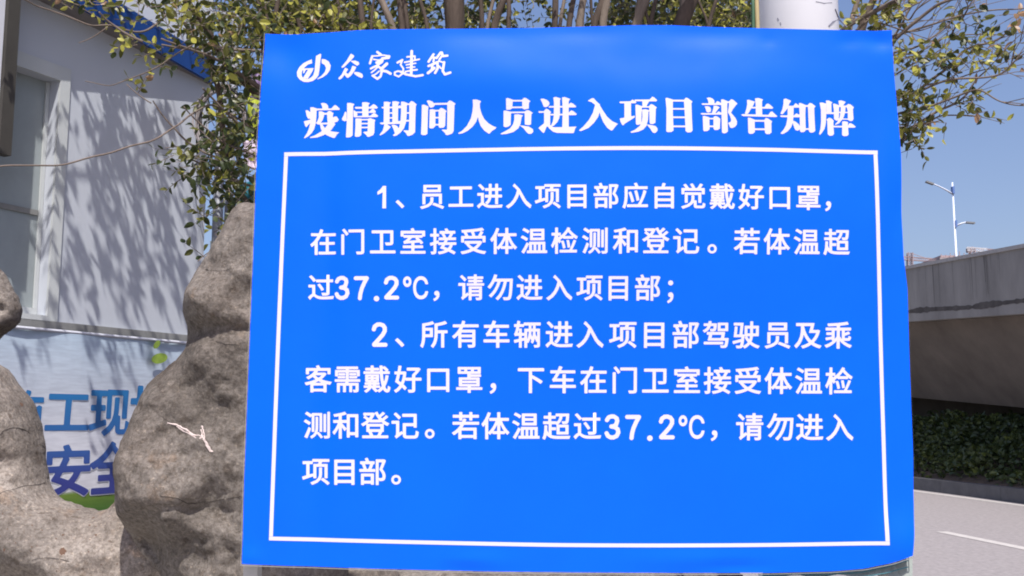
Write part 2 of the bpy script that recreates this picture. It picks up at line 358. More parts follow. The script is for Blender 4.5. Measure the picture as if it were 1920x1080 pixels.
R = lambda x0, y0, x1, y1: [(x0,y0),(x1,y0),(x1,y1),(x0,y1)]
TITLE = {
560: [
 [(500,110),(560,100),(620,115),(665,160),(675,240),(540,240),(530,180)], [(395,230),(910,225),(935,240),(920,265),(395,272)],
 [(740,230),(790,170),(825,150),(870,175),(935,240),(740,250)],
 [(265,200),(330,200),(410,225),(405,400),(390,560),(355,690),(300,780),(230,850),(140,905),(125,885),(190,790),(235,680),(262,560),(270,400)],
 [(160,280),(180,265),(220,275),(270,315),(270,460),(215,460),(185,400)], [(120,520),(270,478),(262,560),(215,610),(175,655),(150,620)],
 [(455,290),(520,290),(585,320),(575,400),(545,490),(500,550),(440,580),(395,555),(430,500),(455,430)], R(570,325,655,368),
 [(640,320),(680,280),(720,285),(795,340),(775,370),(775,430),(820,410),(860,410),(910,480),(880,530),(800,550),(700,560),(655,540),(645,440)],
 [(480,548),(660,543),(660,587),(560,587),(440,590),(400,565)],
 [(655,530),(780,530),(835,580),(790,640),(740,710),(660,770),(560,830),(420,880),(270,895),(250,875),(370,830),(500,750),(600,660),(655,590)],
 [(480,580),(540,590),(590,660),(650,710),(740,740),(925,770),(870,810),(820,890),(790,895),(700,860),(600,810),(540,760),(500,680)],
 [(1050,300),(1085,320),(1085,510),(1040,525),(985,495),(980,460),(1020,390)],
 [(1095,110),(1180,110),(1270,140),(1235,180),(1230,500),(1225,840),(1180,880),(1120,890),(1070,885),(1080,700),(1095,450)],
 [(1240,270),(1290,300),(1335,360),(1320,420),(1245,430)], [(1265,215),(1290,200),(1780,205),(1790,225),(1770,245),(1290,245)],
 [(1600,210),(1690,140),(1740,165),(1790,215),(1760,245),(1600,240)], R(1290,308,1742,340),
 [(1600,305),(1660,250),(1700,250),(1745,305),(1740,338),(1600,335)], [(1240,410),(1795,398),(1800,410),(1770,437),(1270,440)],
 [(1620,405),(1680,350),(1730,350),(1800,405),(1770,435),(1620,430)], [(1435,100),(1530,95),(1615,120),(1580,160),(1580,410),(1440,410)],
 [(1285,460),(1425,465),(1420,840),(1370,875),(1300,880),(1270,860),(1285,650)], R(1415,475,1580,508), R(1415,563,1580,597), R(1415,650,1580,686),
 [(1570,470),(1620,455),(1740,500),(1720,540),(1715,780),(1690,840),(1600,880),(1555,880),(1530,840),(1455,775),(1480,765),(1560,755)]],
705: [
 [(185,90),(260,90),(350,110),(315,150),(315,570),(180,570)], [(375,85),(450,80),(545,105),(510,150),(505,510),(505,570),(375,570)],
 [(125,215),(150,203),(575,203),(575,240),(150,242)], [(500,208),(540,170),(575,190),(575,235),(500,238)], R(310,328,380,362), R(310,438,380,472),
 [(90,572),(115,555),(310,555),(570,520),(560,590),(130,602)],
 [(200,590),(260,600),(345,655),(300,710),(200,800),(110,850),(90,845),(90,830),(160,740)],
 [(355,610),(430,610),(490,640),(520,700),(520,760),(470,800),(430,795),(410,730)],
 [(570,90),(640,95),(730,130),(705,170),(700,400),(685,560),(640,690),(560,790),(480,850),(420,870),(390,850),(400,830),(470,770),(530,660),(560,520),(572,300)],
 R(695,135,770,172), R(695,330,770,366), R(680,500,770,540),
 [(755,130),(800,80),(850,95),(930,165),(905,190),(895,500),(890,780),(830,840),(740,870),(705,855),(690,810),(620,745),(640,735),(745,740),(755,500)],
 [(1040,170),(1090,165),(1190,205),(1180,300),(1165,820),(1120,850),(1060,850),(1020,830),(1030,600)],
 [(1145,80),(1200,70),(1270,95),(1320,140),(1330,190),(1300,225),(1240,240),(1205,215),(1180,150)], R(1320,132,1625,176),
 [(1610,130),(1660,80),(1710,95),(1800,155),(1775,190),(1755,760),(1720,820),(1620,855),(1580,850),(1555,800),(1480,735),(1500,725),(1605,730),(1610,400)],
 [(1215,275),(1280,267),(1370,290),(1345,330),(1345,650),(1290,700),(1225,700),(1205,680),(1210,480)],
 [(1415,290),(1465,240),(1520,255),(1600,315),(1575,345),(1565,640),(1530,685),(1440,690),(1415,660)], R(1335,285,1425,322), R(1335,440,1425,476), R(1335,598,1425,634)],
850: [
 [(440,70),(530,68),(635,105),(605,150),(600,220),(560,450),(520,560),(440,670),(330,760),(220,815),(130,830),(110,810),(200,760),(310,650),(400,480),(435,330),(448,200)],
 [(600,150),(605,250),(640,380),(700,500),(800,600),(900,660),(975,690),(940,730),(870,770),(820,830),(790,825),(700,760),(620,660),(575,540),(555,420),(560,200)],
 [(1185,50),(1230,40),(1340,80),(1325,270),(1280,300),(1190,300)], [(1545,80),(1590,35),(1640,50),(1735,115),(1700,150),(1695,280),(1590,300),(1550,270)], R(1315,85,1560,122), R(1315,230,1560,268),
 [(1130,320),(1180,315),(1300,345),(1290,640),(1230,680),(1170,690),(1130,670)], R(1280,342,1610,378),
 [(1600,340),(1650,312),(1700,316),(1790,375),(1755,400),(1745,635),(1690,648),(1605,635)],
 [(1370,405),(1460,400),(1570,425),(1535,470),(1510,620),(1460,720),(1350,800),(1200,840),(1080,850),(1060,830),(1150,785),(1270,720),(1340,630),(1370,520)],
 [(1490,650),(1560,655),(1700,680),(1790,740),(1795,800),(1750,845),(1690,845),(1640,800),(1580,720)]],
1000: [
 [(150,65),(220,60),(300,90),(355,145),(355,190),(320,235),(270,255),(225,240),(200,170)], [(105,352),(125,336),(240,340),(240,375),(125,378)],
 [(235,330),(280,285),(330,300),(395,360),(375,390),(370,680),(290,690),(235,640)], [(235,610),(300,650),(280,720),(240,820),(215,830),(110,720),(120,700)],
 [(300,640),(370,640),(400,680),(460,700),(640,700),(970,690),(930,730),(900,830),(880,840),(520,830),(430,800),(340,720)],
 [(330,242),(355,226),(945,226),(945,262),(345,264)], [(785,240),(790,190),(825,155),(880,175),(955,240),(910,265),(785,262)],
 R(375,400,950,437), [(780,405),(800,360),(840,325),(890,345),(970,415),(935,437),(780,437)],
 [(440,35),(500,25),(610,60),(590,100),(590,400),(575,500),(530,590),(450,670),(400,680),(390,660),(430,570),(450,450),(455,150)],
 [(635,35),(700,28),(820,75),(785,120),(785,710),(640,710),(650,300)],
 [(1200,120),(1300,60),(1340,60),(1420,150),(1480,200),(1470,380),(1440,480),(1350,610),(1220,730),(1060,795),(1015,790),(1015,770),(1110,690),(1230,550),(1320,390),(1370,210),(1290,150)],
 [(1380,110),(1460,190),(1540,330),(1640,480),(1750,580),(1880,640),(1830,690),(1760,780),(1730,795),(1640,730),(1550,600),(1490,450),(1470,380),(1440,250)]],
1145: [
 [(165,157),(185,138),(415,135),(460,95),(540,145),(550,165),(530,182),(190,182)], R(280,165,430,520),
 [(175,520),(290,500),(440,470),(520,460),(510,500),(400,570),(300,630),(250,680),(230,665),(195,600)],
 [(500,98),(850,95),(850,137),(520,137)], [(840,100),(905,30),(950,50),(1015,115),(990,140),(840,140)], [(680,120),(840,130),(790,210),(770,265),(680,265)],
 [(525,215),(560,210),(670,245),(655,640),(600,665),(550,665),(535,640)], R(655,250,845,282),
 [(830,240),(870,200),(915,210),(1005,275),(980,310),(970,620),(920,650),(860,650),(840,620)],
 [(675,325),(750,315),(840,340),(815,380),(805,560),(770,690),(700,770),(590,820),(440,845),(405,825),(520,770),(620,690),(665,600),(680,480)],
 [(770,655),(850,665),(970,690),(1015,740),(1020,790),(980,840),(940,850),(900,830),(860,760)],
 [(1195,65),(1230,55),(1360,95),(1360,400),(1375,790),(1330,825),(1240,830),(1210,810),(1215,300)],
 [(1605,110),(1650,50),(1690,60),(1800,140),(1775,180),(1785,500),(1800,790),(1760,830),(1680,835),(1640,800),(1625,450)],
 R(1345,100,1625,143), R(1350,288,1635,326), R(1355,476,1635,516), R(1360,678,1640,719)],
1295: [
 [(310,55),(380,45),(450,70),(490,120),(485,190),(355,190),(345,110)], [(190,192),(215,178),(650,180),(650,216),(225,217)], [(495,190),(550,125),(590,140),(650,185),(640,216),(495,216)],
 [(265,245),(340,242),(395,265),(415,320),(400,370),(350,388),(310,370),(290,300)], [(470,230),(540,232),(610,265),(560,320),(510,392),(430,398),(460,300)],
 [(170,412),(195,397),(660,395),(660,430),(215,437)], [(520,408),(580,355),(650,390),(650,430),(520,430)],
 [(225,462),(270,460),(375,490),(380,760),(330,800),(250,805),(235,770)], [(465,480),(510,458),(560,475),(620,520),(610,740),(560,775),(490,775),(465,740)], R(365,503,475,537), R(370,673,475,712),
 [(635,90),(680,85),(780,125),(775,250),(790,800),(750,840),(690,850),(655,825),(645,400)], [(765,130),(830,130),(820,165),(765,172)],
 [(815,130),(865,80),(910,95),(1005,180),(960,230),(900,310),(860,385),(900,430),(960,500),(995,580),(990,650),(950,700),(880,730),(840,720),(820,670),(795,620),(810,600),(850,590),(860,540),(840,470),(795,390),(790,360),(810,250)],
 [(1215,95),(1260,92),(1395,135),(1350,230),(1300,310),(1240,410),(1165,415),(1200,300),(1220,200)], [(1395,60),(1480,50),(1580,85),(1555,130),(1560,440),(1415,440),(1410,200)],
 [(1330,250),(1800,250),(1805,275),(1780,290),(1320,287)], [(1600,265),(1650,185),(1690,170),(1750,210),(1805,265),(1780,290),(1600,287)],
 [(1080,432),(1110,413),(1690,425),(1890,445),(1900,460),(1870,475),(1130,462)], [(1690,435),(1740,360),(1780,345),(1900,455),(1870,475),(1690,465)],
 [(1235,490),(1290,495),(1390,535),(1395,810),(1350,850),(1270,855),(1245,820)], [(1605,540),(1640,492),(1690,507),(1785,570),(1765,610),(1770,820),(1720,855),(1650,855),(1620,820)], R(1375,540,1620,581), R(1380,727,1625,769)],
1450: [
 [(180,70),(230,55),(355,105),(310,170),(280,260),(220,340),(160,410),(105,400),(150,300),(175,180)], [(280,215),(555,220),(555,257),(265,260)],
 [(390,230),(450,155),(520,200),(540,255),(400,257)], [(95,452),(120,432),(555,430),(555,472),(125,474)], [(410,435),(470,380),(555,420),(555,470),(410,470)],
 [(270,225),(410,225),(405,450),(390,600),(350,700),(270,790),(180,845),(135,850),(110,830),(180,750),(235,650),(262,520),(270,400)],
 [(395,545),(460,570),(530,630),(560,690),(540,750),(500,770),(450,760),(420,700),(395,630)],
 [(525,155),(570,150),(680,195),(675,400),(685,760),(640,800),(580,805),(550,780),(545,450)], [(725,195),(770,145),(820,155),(905,220),(875,260),(885,500),(900,770),(850,805),(790,810),(755,780),(740,450)], R(665,195,740,237), R(675,710,760,747),
 [(995,135),(1060,130),(1150,155),(1150,400),(1140,600),(1110,720),(1050,810),(1010,855),(980,840),(1015,720),(1030,560),(1025,300)],
 [(1138,85),(1200,80),(1290,120),(1265,160),(1270,350),(1158,360),(1150,160)], R(1140,343,1330,387), [(1150,510),(1215,465),(1270,485),(1320,530),(1310,600),(1325,830),(1290,870),(1220,875),(1180,840),(1170,540)],
 [(1425,80),(1500,75),(1595,105),(1555,160),(1530,200),(1440,190)], [(1300,155),(1340,150),(1440,185),(1440,400),(1430,520),(1380,535),(1325,500),(1320,300)], R(1430,190,1640,226),
 [(1600,190),(1650,150),(1700,160),(1780,225),(1755,270),(1770,490),(1740,535),(1690,540),(1640,510),(1635,300)],
 [(1480,200),(1590,210),(1580,350),(1550,440),(1510,510),(1440,590),(1370,625),(1340,620),(1400,560),(1450,460),(1475,330)], R(1430,330,1645,359), R(1500,480,1645,508),
 [(1310,645),(1800,648),(1820,665),(1790,686),(1320,683)], [(1650,650),(1655,600),(1695,580),(1750,605),(1820,660),(1790,686),(1650,686)],
 [(1510,545),(1570,540),(1650,560),(1640,600),(1655,840),(1620,875),(1540,880),(1505,850),(1510,650)]]}
SPLIT = {560: 955, 705: 965, 850: 1015, 1000: 985, 1145: 1090, 1295: 1040, 1450: 940}
for ox, polys in TITLE.items():
    for side in (0, 1):
        grp = [p for p in polys if (sum(q[0] for q in p)/len(p) > SPLIT[ox]) == bool(side)]
        xs = np.arange(40 if side == 0 else SPLIT[ox]-30, SPLIT[ox]+80 if side == 0 else 1945, 12.); ys = np.arange(5, 930, 12.)
        X, Y = np.meshgrid(xs, ys); P = np.stack([X.ravel(), Y.ravel()], 1); G = np.full(len(P), -1e3)
        for pl in grp:
            a = np.array(pl); lo = a.min(0)-40; hi = a.max(0)+40; k = np.where(((P > lo) & (P < hi)).all(1))[0]
            G[k] = np.maximum(G[k], field_poly(P[k], pl))
        mb = MB(); contour_mesh(mb, (G-1.0).reshape(X.shape), xs, ys, lambda x, y: bp(ox+x/12, 185+y/12, LIFT))
        mb.build('character', M['print'], board, True)

LOGO = [[(415,255),(330,285),(220,340),(130,430),(80,540),(90,640),(150,720),(240,770),(340,775),(440,750),(520,690),(570,620),(590,500),(610,300),(630,150),(610,130),(510,180),(495,350),(480,520),(450,620),(400,670),(330,710),(230,690),(190,630),(190,540),(240,450),(330,370),(425,345)],
 [(225,460),(460,455),(430,530),(330,700),(220,680),(320,510),(345,490),(280,495),(245,570),(220,575)],
 [(640,250),(720,260),(800,310),(845,400),(830,500),(760,600),(660,670),(540,715),(540,700),(640,630),(710,550),(740,460),(710,390),(640,345)]]
ZH = [[(1300,135),(1370,180),(1370,215),(1300,290),(1150,440),(1100,460),(1085,435),(1200,300)], [(1285,300),(1400,295),(1480,330),(1490,380),(1440,415),(1360,360)],
 [(1170,450),(1240,490),(1190,570),(1100,690),(1040,725),(1015,690),(1090,610)], [(1190,560),(1235,600),(1290,530),(1335,410),(1425,440),(1380,530),(1300,640),(1230,690),(1190,660),(1150,600)],
 [(1380,550),(1480,560),(1560,600),(1575,660),(1550,695),(1450,650),(1370,590)]]
BR = [([(215,105),(290,160)],28),([(100,200),(50,360)],26),([(105,195),(220,190),(340,175),(470,195)],17),([(480,205),(470,235),(330,250)],30),([(450,215),(250,290),(130,270)],16),([(200,345),(330,300)],30),
 ([(320,335),(190,420),(70,480)],24),([(220,420),(300,480),(315,560),(290,660),(220,715),(110,640)],26),([(210,460),(150,520),(85,570)],18),([(260,540),(180,610),(110,640)],17),([(430,375),(340,460)],34),([(340,530),(430,550),(515,600)],30),
 ([(670,350),(780,290)],24),([(780,290),(740,400),(805,490),(790,600),(700,670),(610,630),(610,570),(680,545),(760,560)],20),([(740,560),(860,620),(1080,670),(1240,645)],26),([(988,90),(985,340),(980,610)],31),
 ([(885,222),(1060,205),(1060,300)],19),([(830,345),(1000,315),(1160,280)],19),([(870,405),(1080,370)],17),([(880,470),(1060,455)],16),([(850,560),(1000,530),(1110,520)],20),
 ([(1480,170),(1370,340)],27),([(1440,240),(1525,250)],22),([(1490,260),(1480,340)],23),([(1640,130),(1550,260)],26),([(1665,130),(1690,215),(1790,205)],27),([(1660,220),(1610,300)],23),
 ([(1370,440),(1530,375)],27),([(1455,400),(1450,530)],28),([(1360,600),(1500,490)],32),([(1540,350),(1620,335),(1720,370)],18),([(1570,380),(1575,500),(1520,600)],28),([(1720,360),(1690,560),(1740,640),(1860,600)],28),([(1610,450),(1650,500)],18)]
def shape(mb, items, ox, oy, x0, x1, y0=60, y1=800, step=11.):
    xs = np.arange(x0, x1, step); ys = np.arange(y0, y1, step); X, Y = np.meshgrid(xs, ys); P = np.stack([X.ravel(), Y.ravel()], 1); G = np.full(len(P), -1e3)
    for it in items: G = np.maximum(G, field_stroke(P, it[0], it[1]) if isinstance(it, tuple) else field_poly(P, it))
    contour_mesh(mb, G.reshape(X.shape), xs, ys, lambda x, y: bp(ox+x/12, oy+y/12, LIFT))
mb = MB(); shape(mb, LOGO, 550, 90, 40, 900); mb.build('logo', M['print'], board, True)
mb = MB(); shape(mb, ZH, 550, 90, 980, 1620); shape(mb, BR, 690, 90, -20, 1930); mb.build('company_name', M['print'], board, True)
# white border line
mb = MB(); LW = 3.6
def band(pts, horiz):
    pts = [(p.x, p.y) for p in spline([(a, b, 0) for a, b in pts], 14)]; v = []
    for x, y in pts: v += [bp(x-(0 if horiz else LW), y-(LW if horiz else 0), LIFT), bp(x+(0 if horiz else LW), y+(LW if horiz else 0), LIFT)]
    mb.add(v, [(2*i, 2*i+1, 2*i+3, 2*i+2) for i in range(len(pts)-1)])
band([(533.5,290),(800,285.5),(1080,283.6),(1400,284.8),(1642,288.5)], True); band([(504.5,1009.5),(800,1017),(1080,1022),(1400,1022),(1665.5,1018)], True)
band([(537,293.8),(530,450),(521.5,650),(514,850),(508.3,1005.7)], False); band([(1638,292.2),(1643.5,450),(1650,640),(1657,850),(1661.8,1014.2)], False)
mb.build('border_line', M['print'], board, True)
# backing sheet that shows under the lifted lower right corner, and the legs
mb = MB(); n = 24; a = []; b = []
for i in range(n+1):
    x = 1430+(1711-1430)*i/n; a.append((x, bez2(BOT, x)-6)); b.append((x, 1081+4*math.sin(i*.9)))
lay = [at(x, y, YB+.030+.004*math.sin(i*1.3)) for i, (x, y) in enumerate(a)]+[at(x, y, YB+.012+.003*math.sin(i*2.1)) for i, (x, y) in enumerate(b)]
mb.add(lay, [(i, n+1+i, n+2+i, i+1) for i in range(n)])
for q, (dy, yy) in enumerate(((.010, 10), (.006, 22))):
    mb.tube([at(x-8, bez2(BOT, x)+yy*(.2+.8*i/n), YB+dy) for i, (x, y) in enumerate(a)], .0009, 5, 1)
mb.build('peeling_backing', [M['board_back'], M['teal']], board)
for x in (470, 1660):
    p = at(x+4, 1064, YB+.045); mb = MB(); mb.box((p.x, p.y, .78), .026, .034, 1.56); mb.build('leg', M['oldpost'], board)
for z in (1.35, 1.95):
    pass

# ================================================================ LAMP-POST-LIKE WHITE POLE AND BAMBOO STAKE
pl = empty('white_pole', at(1514, 1040, 2.6).xy.to_3d(), 'thick white pole with a scratch mark rising behind the top right of the board', 'pole')
c = at(1514, 40, 2.6); mb = MB(); rpx = .1133
mb.tube([(c.x, 2.6+rpx, 0), (c.x, 2.6+rpx, 6.2)], rpx, 48); mb.build('shaft', M['pole'], pl, True)
mb = MB(); mb.tube([(c.x, 2.6+rpx, 0), (c.x, 2.6+rpx, .10)], [.2, .2], 32); mb.build('base_flange', M['pipe'], pl)
mb = MB()
def onpole(px, py):
    r = ray(px, py); cx, cy, R_ = c.x, 2.6+rpx, rpx+.0008
    A = r.x**2+r.y**2; B = -2*(r.x*cx+r.y*cy); C_ = cx*cx+cy*cy-R_*R_; D = B*B-4*A*C_
    t = (-B-math.sqrt(max(D, 0)))/(2*A); return EYE+r*t
for pts, wd in (([(1566,17),(1570,28),(1573,36),(1562,41),(1554,49)], .0020), ([(1573,36),(1577,40),(1580,43),(1584,47),(1588,51)], .0020), ([(1530,3),(1545,6),(1560,5)], .0008), ([(1458,34),(1460,38)], .0015), ([(1463,42),(1464,47)], .0012)):
    mb.tube([onpole(*p) for p in pts], wd, 5)
mb.build('scratch', M['crack'], pl)
st = empty('bamboo_stake', at(1420, 1040, 2.45).xy.to_3d(), 'thin pale bamboo stake bound with green cord left of the white pole', 'stake')
mb = MB(); a = at(1421, 70, 2.45); b = at(1417, -40, 2.45); d_ = (a-b)
mb.tube([b-d_*.3, b, a, a+d_*(a.z/(-d_.z))], .0058, 8); mb.build('cane', mat('bamboo', (.42, .33, .16), .5, .4, .2, 20), st, True)
mb = MB(); a = at(1412.5, 70, 2.45); b = at(1410, -40, 2.45); mb.tube([b, a.lerp(b, .5)+Vector((.001,0,0)), a, a-Vector((0,0,1))], .0042, 6); mb.build('cord', mat('green_cord', (.05, .12, .06), .7), st, True)

# ================================================================ PREFAB CABIN
PHI = math.radians(26.5); U = Vector((math.sin(PHI), math.cos(PHI), 0)); N = Vector((U.y, -U.x, 0))      # along the wall (away, right) and out of it
r = ray(385, 400); W0 = Vector((r.x*5.0/r.y, 5.0, 0)); UZ = Vector((0,0,1))                              # corner of the wall
def wh(px, py, off=0.0): return hit(px, py, W0+N*off, N)
def sz(p): return (p-W0).dot(U), p.z
def wp(s, z, off=0.0): return W0+U*s+N*off+UZ*z
cabin = empty('site_cabin', W0-U*2-N*1.5, 'pale grey prefabricated site cabin with blue roof edge, leaf shadows on its wall', 'site cabin')
s_out_t, z_t = sz(wh(111,152)); s_out_b, z_b = sz(wh(84,592)); s_o = (s_out_t+s_out_b)/2            # window opening: right edge, top, bottom
WT, WB_, WS = z_t, z_b, s_o
z_base = sz(wh(385, 643))[1]
mb = MB()
def slab(mb, s0, s1, z0, z1, o0, o1, mi=0):
    mb.box(wp((s0+s1)/2, (z0+z1)/2, (o0+o1)/2), abs(s1-s0), abs(o1-o0), z1-z0, U, N, UZ, mi)
# wall around the opening, panel by panel
S_L = -5.2
def panel(s0, s1, z0, z1):
    mb = MB(); slab(mb, s0+.0015, s1-.0015, z0, z1, -.075, 0); return mb.build('wall_panel', M['wall'], cabin)
ZTOP = 3.55
panel(WS-.0015, .0, z_base, z_t); panel(WS-1.5, 0, z_t, ZTOP); panel(WS-1.5, WS+.0015, z_base, z_b); panel(WS-2.6, WS-1.505, z_base, ZTOP); panel(S_L, WS-2.61, z_base, ZTOP)
mb = MB(); slab(mb, S_L, 0, .0, z_base-.03, -.09, -.012); mb.build('plinth', M['strip'], cabin)
mb = MB(); slab(mb, S_L, .004, z_base-.03, z_base+.028, -.08, .012); mb.build('base_strip', M['strip'], cabin)
mb = MB(); mb.box(wp(-.04, ZTOP/2, -1.55), .075, 2.9, ZTOP, U, N); mb.build('end_wall', M['wall'], cabin)
mb = MB(); mb.box(wp(S_L/2, ZTOP/2, -3.0), -S_L, .075, ZTOP, U, N); mb.build('back_wall', M['wall'], cabin)
# window
win = MB(); tw = .05
slab(win, WS, WS+tw, z_b-tw*.5, z_t+.062, 0, .012); slab(win, WS-1.5, WS, z_t, z_t+.062, 0, .012); slab(win, WS-1.5, WS, z_b-tw*.5, z_b, 0, .012)
window = win.build('window', M['trim'], cabin)
mb = MB(); slab(mb, WS-1.5, WS-.002, z_b, z_t-.001, -.070, -.058); mb.build('pane', M['pane'], window)
mb = MB(); slab(mb, WS-1.5, WS-.020, z_b+.001, z_b+.030, -.057, -.030); slab(mb, WS-.018, WS-.002, z_b+.001, z_t-.002, -.057, -.048); mb.build('sash', M['trim'], window)
zr = sz(wh(40, 394, -.058))[1]; mb = MB(); slab(mb, WS-1.5, WS-.022, zr-.010, zr+.012, -.057, -.050); mb.build('rail', M['strip'], window)
# roof: its verge follows the sun so that its shade ends along the line seen on the wall
edge = []
for (ex, ey), (sx, sy) in ((((160, -2)), (150, 152)), ((398, 138), (372, 176))):
    r = ray(ex, ey); Sp = wh(sx, sy); Sq = wh(sx+60, sy+(176-152)/(222)*60)
    pn = (Sq-Sp).cross(L).normalized(); t = (Sp-EYE).dot(pn)/r.dot(pn); edge.append(EYE+r*t)
print('ROOF EDGE', edge, [(e-W0).dot(N) for e in edge])
e0, e1 = edge; dv = (e0-e1); A_ = e1-dv*.02; B_ = e1+dv*3.2
for nm, dz, th, mm, back in (('roof_sheet', .055, .02, 'roofblue', 3.4), ('fascia', -.012, .10, 'roofblue', None)):
    mb = MB()
    if back:
        A2 = A_-N*back+UZ*.0; B2 = B_-N*back; q = UZ*dz; h = UZ*th
        mb.add([A_+q, B_+q, B2+q, A2+q, A_+q+h, B_+q+h, B2+q+h, A2+q+h], [(0,1,2,3),(7,6,5,4),(0,4,5,1),(1,5,6,2),(2,6,7,3),(3,7,4,0)])
    else:
        o = N*.018; mb.add([A_-UZ*.045, B_-UZ*.045, B_+UZ*.053, A_+UZ*.053, A_-o-UZ*.045, B_-o-UZ*.045, B_-o+UZ*.053, A_-o+UZ*.053], [(3,2,1,0),(4,5,6,7),(0,1,5,4),(2,3,7,6),(1,2,6,5),(0,4,7,3)])
    mb.build(nm, M[mm], cabin)
mb = MB(); o1 = -N*.019; mb.add([A_+o1-UZ*.045, B_+o1-UZ*.045, B_-N*((e1-W0).dot(N)+.6)-UZ*.045, A_-N*((e1-W0).dot(N)+.02)-UZ*.045], [(0,1,2,3)]); mb.build('soffit', M['rooftrim'], cabin)
# banner below
bz1 = [sz(wh(0,618,.03)), sz(wh(355,646,.03))]
banner = empty('site_banner', wp(-2, 0, .03), 'white banner printed with large blue Chinese words, hung below the cabin window', 'banner')
z1b = bz1[1][1]
mb = MB(); s0, s1 = -4.6, -.02; n = 90
for i in range(n):
    a = s0+(s1-s0)*i/n; b = s0+(s1-s0)*(i+1)/n
    f = lambda s, z: wp(s, z, .03+.006*math.sin(s*7.1)+.004*math.sin(s*17+z*5)+.003*math.sin(z*13))
    zz = [0.22+(z1b-.22)*k/14 for k in range(15)]
    mb.add([f(a, z) for z in zz]+[f(b, z) for z in zz], [(k, 15+k, 16+k, k+1) for k in range(14)])
def banner_mat():
    m = mat('banner_print', (.6, .62, .66), .5); t = m.node_tree; p = t.nodes['Principled BSDF']; Nn = t.nodes.new; K = t.links.new
    tc = Nn('ShaderNodeTexCoord'); sp = Nn('ShaderNodeSeparateXYZ'); K(tc.outputs['Object'], sp.inputs[0])
    nz = Nn('ShaderNodeTexNoise'); nz.inputs['Scale'].default_value = 3; K(tc.outputs['Object'], nz.inputs[0])
    ma = Nn('ShaderNodeMath'); ma.operation = 'MULTIPLY_ADD'; K(nz.outputs[0], ma.inputs[0]); ma.inputs[1].default_value = .05; K(sp.outputs['Z'], ma.inputs[2]); m2 = Nn('ShaderNodeMath'); m2.operation = 'MULTIPLY'; K(ma.outputs[0], m2.inputs[0]); m2.inputs[1].default_value = .5
    r = Nn('ShaderNodeValToRGB'); K(m2.outputs[0], r.inputs[0]); e = r.color_ramp.elements
    zg = (wh(170, 918, .03).z + .025)/2
    e[0].position = zg-.05; e[0].color = (.045, .13, .02, 1); e[1].position = zg; e[1].color = (.14, .22, .03, 1)
    for pz, cc in ((zg+.004, (.62, .61, .64, 1)), (z1b/2-.15, (.58, .60, .66, 1)),):
        q = e.new(min(pz, .995)); q.color = cc
    r2 = Nn('ShaderNodeMapRange'); K(sp.outputs['Z'], r2.inputs[0]); r2.inputs[1].default_value = z1b-.35; r2.inputs[2].default_value = z1b
    mx = Nn('ShaderNodeMix'); mx.data_type = 'RGBA'; K(r2.outputs[0], mx.inputs[0]); K(r.outputs[0], mx.inputs[6]); mx.inputs[7].default_value = (.46, .56, .66, 1)
    n2 = Nn('ShaderNodeTexNoise'); n2.inputs['Scale'].default_value = 22; mp = Nn('ShaderNodeMapping'); mp.inputs['Scale'].default_value = (.6, .6, 4); K(tc.outputs['Object'], mp.inputs[0]); K(mp.outputs[0], n2.inputs[0])
    m3 = Nn('ShaderNodeMix'); m3.data_type = 'RGBA'; m3.blend_type = 'MULTIPLY'; m3.inputs[0].default_value = .5; K(mx.outputs[2], m3.inputs[6]); r3 = Nn('ShaderNodeValToRGB'); K(n2.outputs[0], r3.inputs[0]); r3.color_ramp.elements[0].position = .35; r3.color_ramp.elements[0].color = (.72,.72,.74,1); r3.color_ramp.elements[1].position = .65; K(r3.outputs[0], m3.inputs[7]); K(m3.outputs[2], p.inputs['Base Color']); return m
mb.build('sheet', banner_mat(), banner, True)
mb = MB(); mb.tube([wp(s0, z1b+.006, .032), wp(s1, z1b+.006, .032)], .007, 8); mb.build('top_hem', M['whitep'], banner)
def grad_mat():
    m = mat('blue_print', (.02, .12, .4), .5); t = m.node_tree; p = t.nodes['Principled BSDF']
    tc = t.nodes.new('ShaderNodeTexCoord'); sp = t.nodes.new('ShaderNodeSeparateXYZ'); t.links.new(tc.outputs['Object'], sp.inputs[0])
    mr = t.nodes.new('ShaderNodeMapRange'); t.links.new(sp.outputs['Z'], mr.inputs[0]); mr.inputs[1].default_value = wh(170,900,.03).z; mr.inputs[2].default_value = wh(130,740,.03).z
    r = t.nodes.new('ShaderNodeValToRGB'); t.links.new(mr.outputs[0], r.inputs[0]); r.color_ramp.elements[0].color = (.035, .045, .22, 1); r.color_ramp.elements[1].color = (.02, .17, .42, 1)
    t.links.new(r.outputs[0], p.inputs['Base Color']); return m
BM = grad_mat()
def bword(mb, ch, L4, off, bold):
    """fit a character between its left/right picture positions and top/bottom heights on the banner"""
    xl, xr, yt, yb = L4; xm = (xl+xr)/2
    sl = sz(wh(xl, (yt+yb)/2, .03))[0]; sr = sz(wh(xr, (yt+yb)/2, .03))[0]; zt = wh(xm, yt, .03).z; zb = wh(xm, yb, .03).z
    xs, ys, G, xc = glyph(ch, bold); w_ = .90
    contour_mesh(mb, G, xs, ys, lambda x, y: wp(sl+(x-.05)/w_*(sr-sl), zb+(y+.08)/.92*(zt-zb), .03+off+.006*math.sin((sl+(x-.05)/w_*(sr-sl))*7.1)+.004*math.sin((sl+(x-.05)/w_*(sr-sl))*17+(zb+(y+.08)/.92*(zt-zb))*5)+.003*math.sin((zb+(y+.08)/.92*(zt-zb))*13)))
words = [('施', (8,80,733,818)), ('工', (88,163,731,812)), ('现', (167,243,728,815)), ('场', (246,324,725,818)), ('安', (84,165,836,930)), ('全', (168,246,831,925))]
for ch, q in words:
    mb = MB(); bword(mb, ch, q, .0022, .024); mb.build('character', BM, banner, True)
    mb = MB(); bword(mb, ch, q, .0012, .042); mb.build('character_outline', M['whitep'], banner, True)
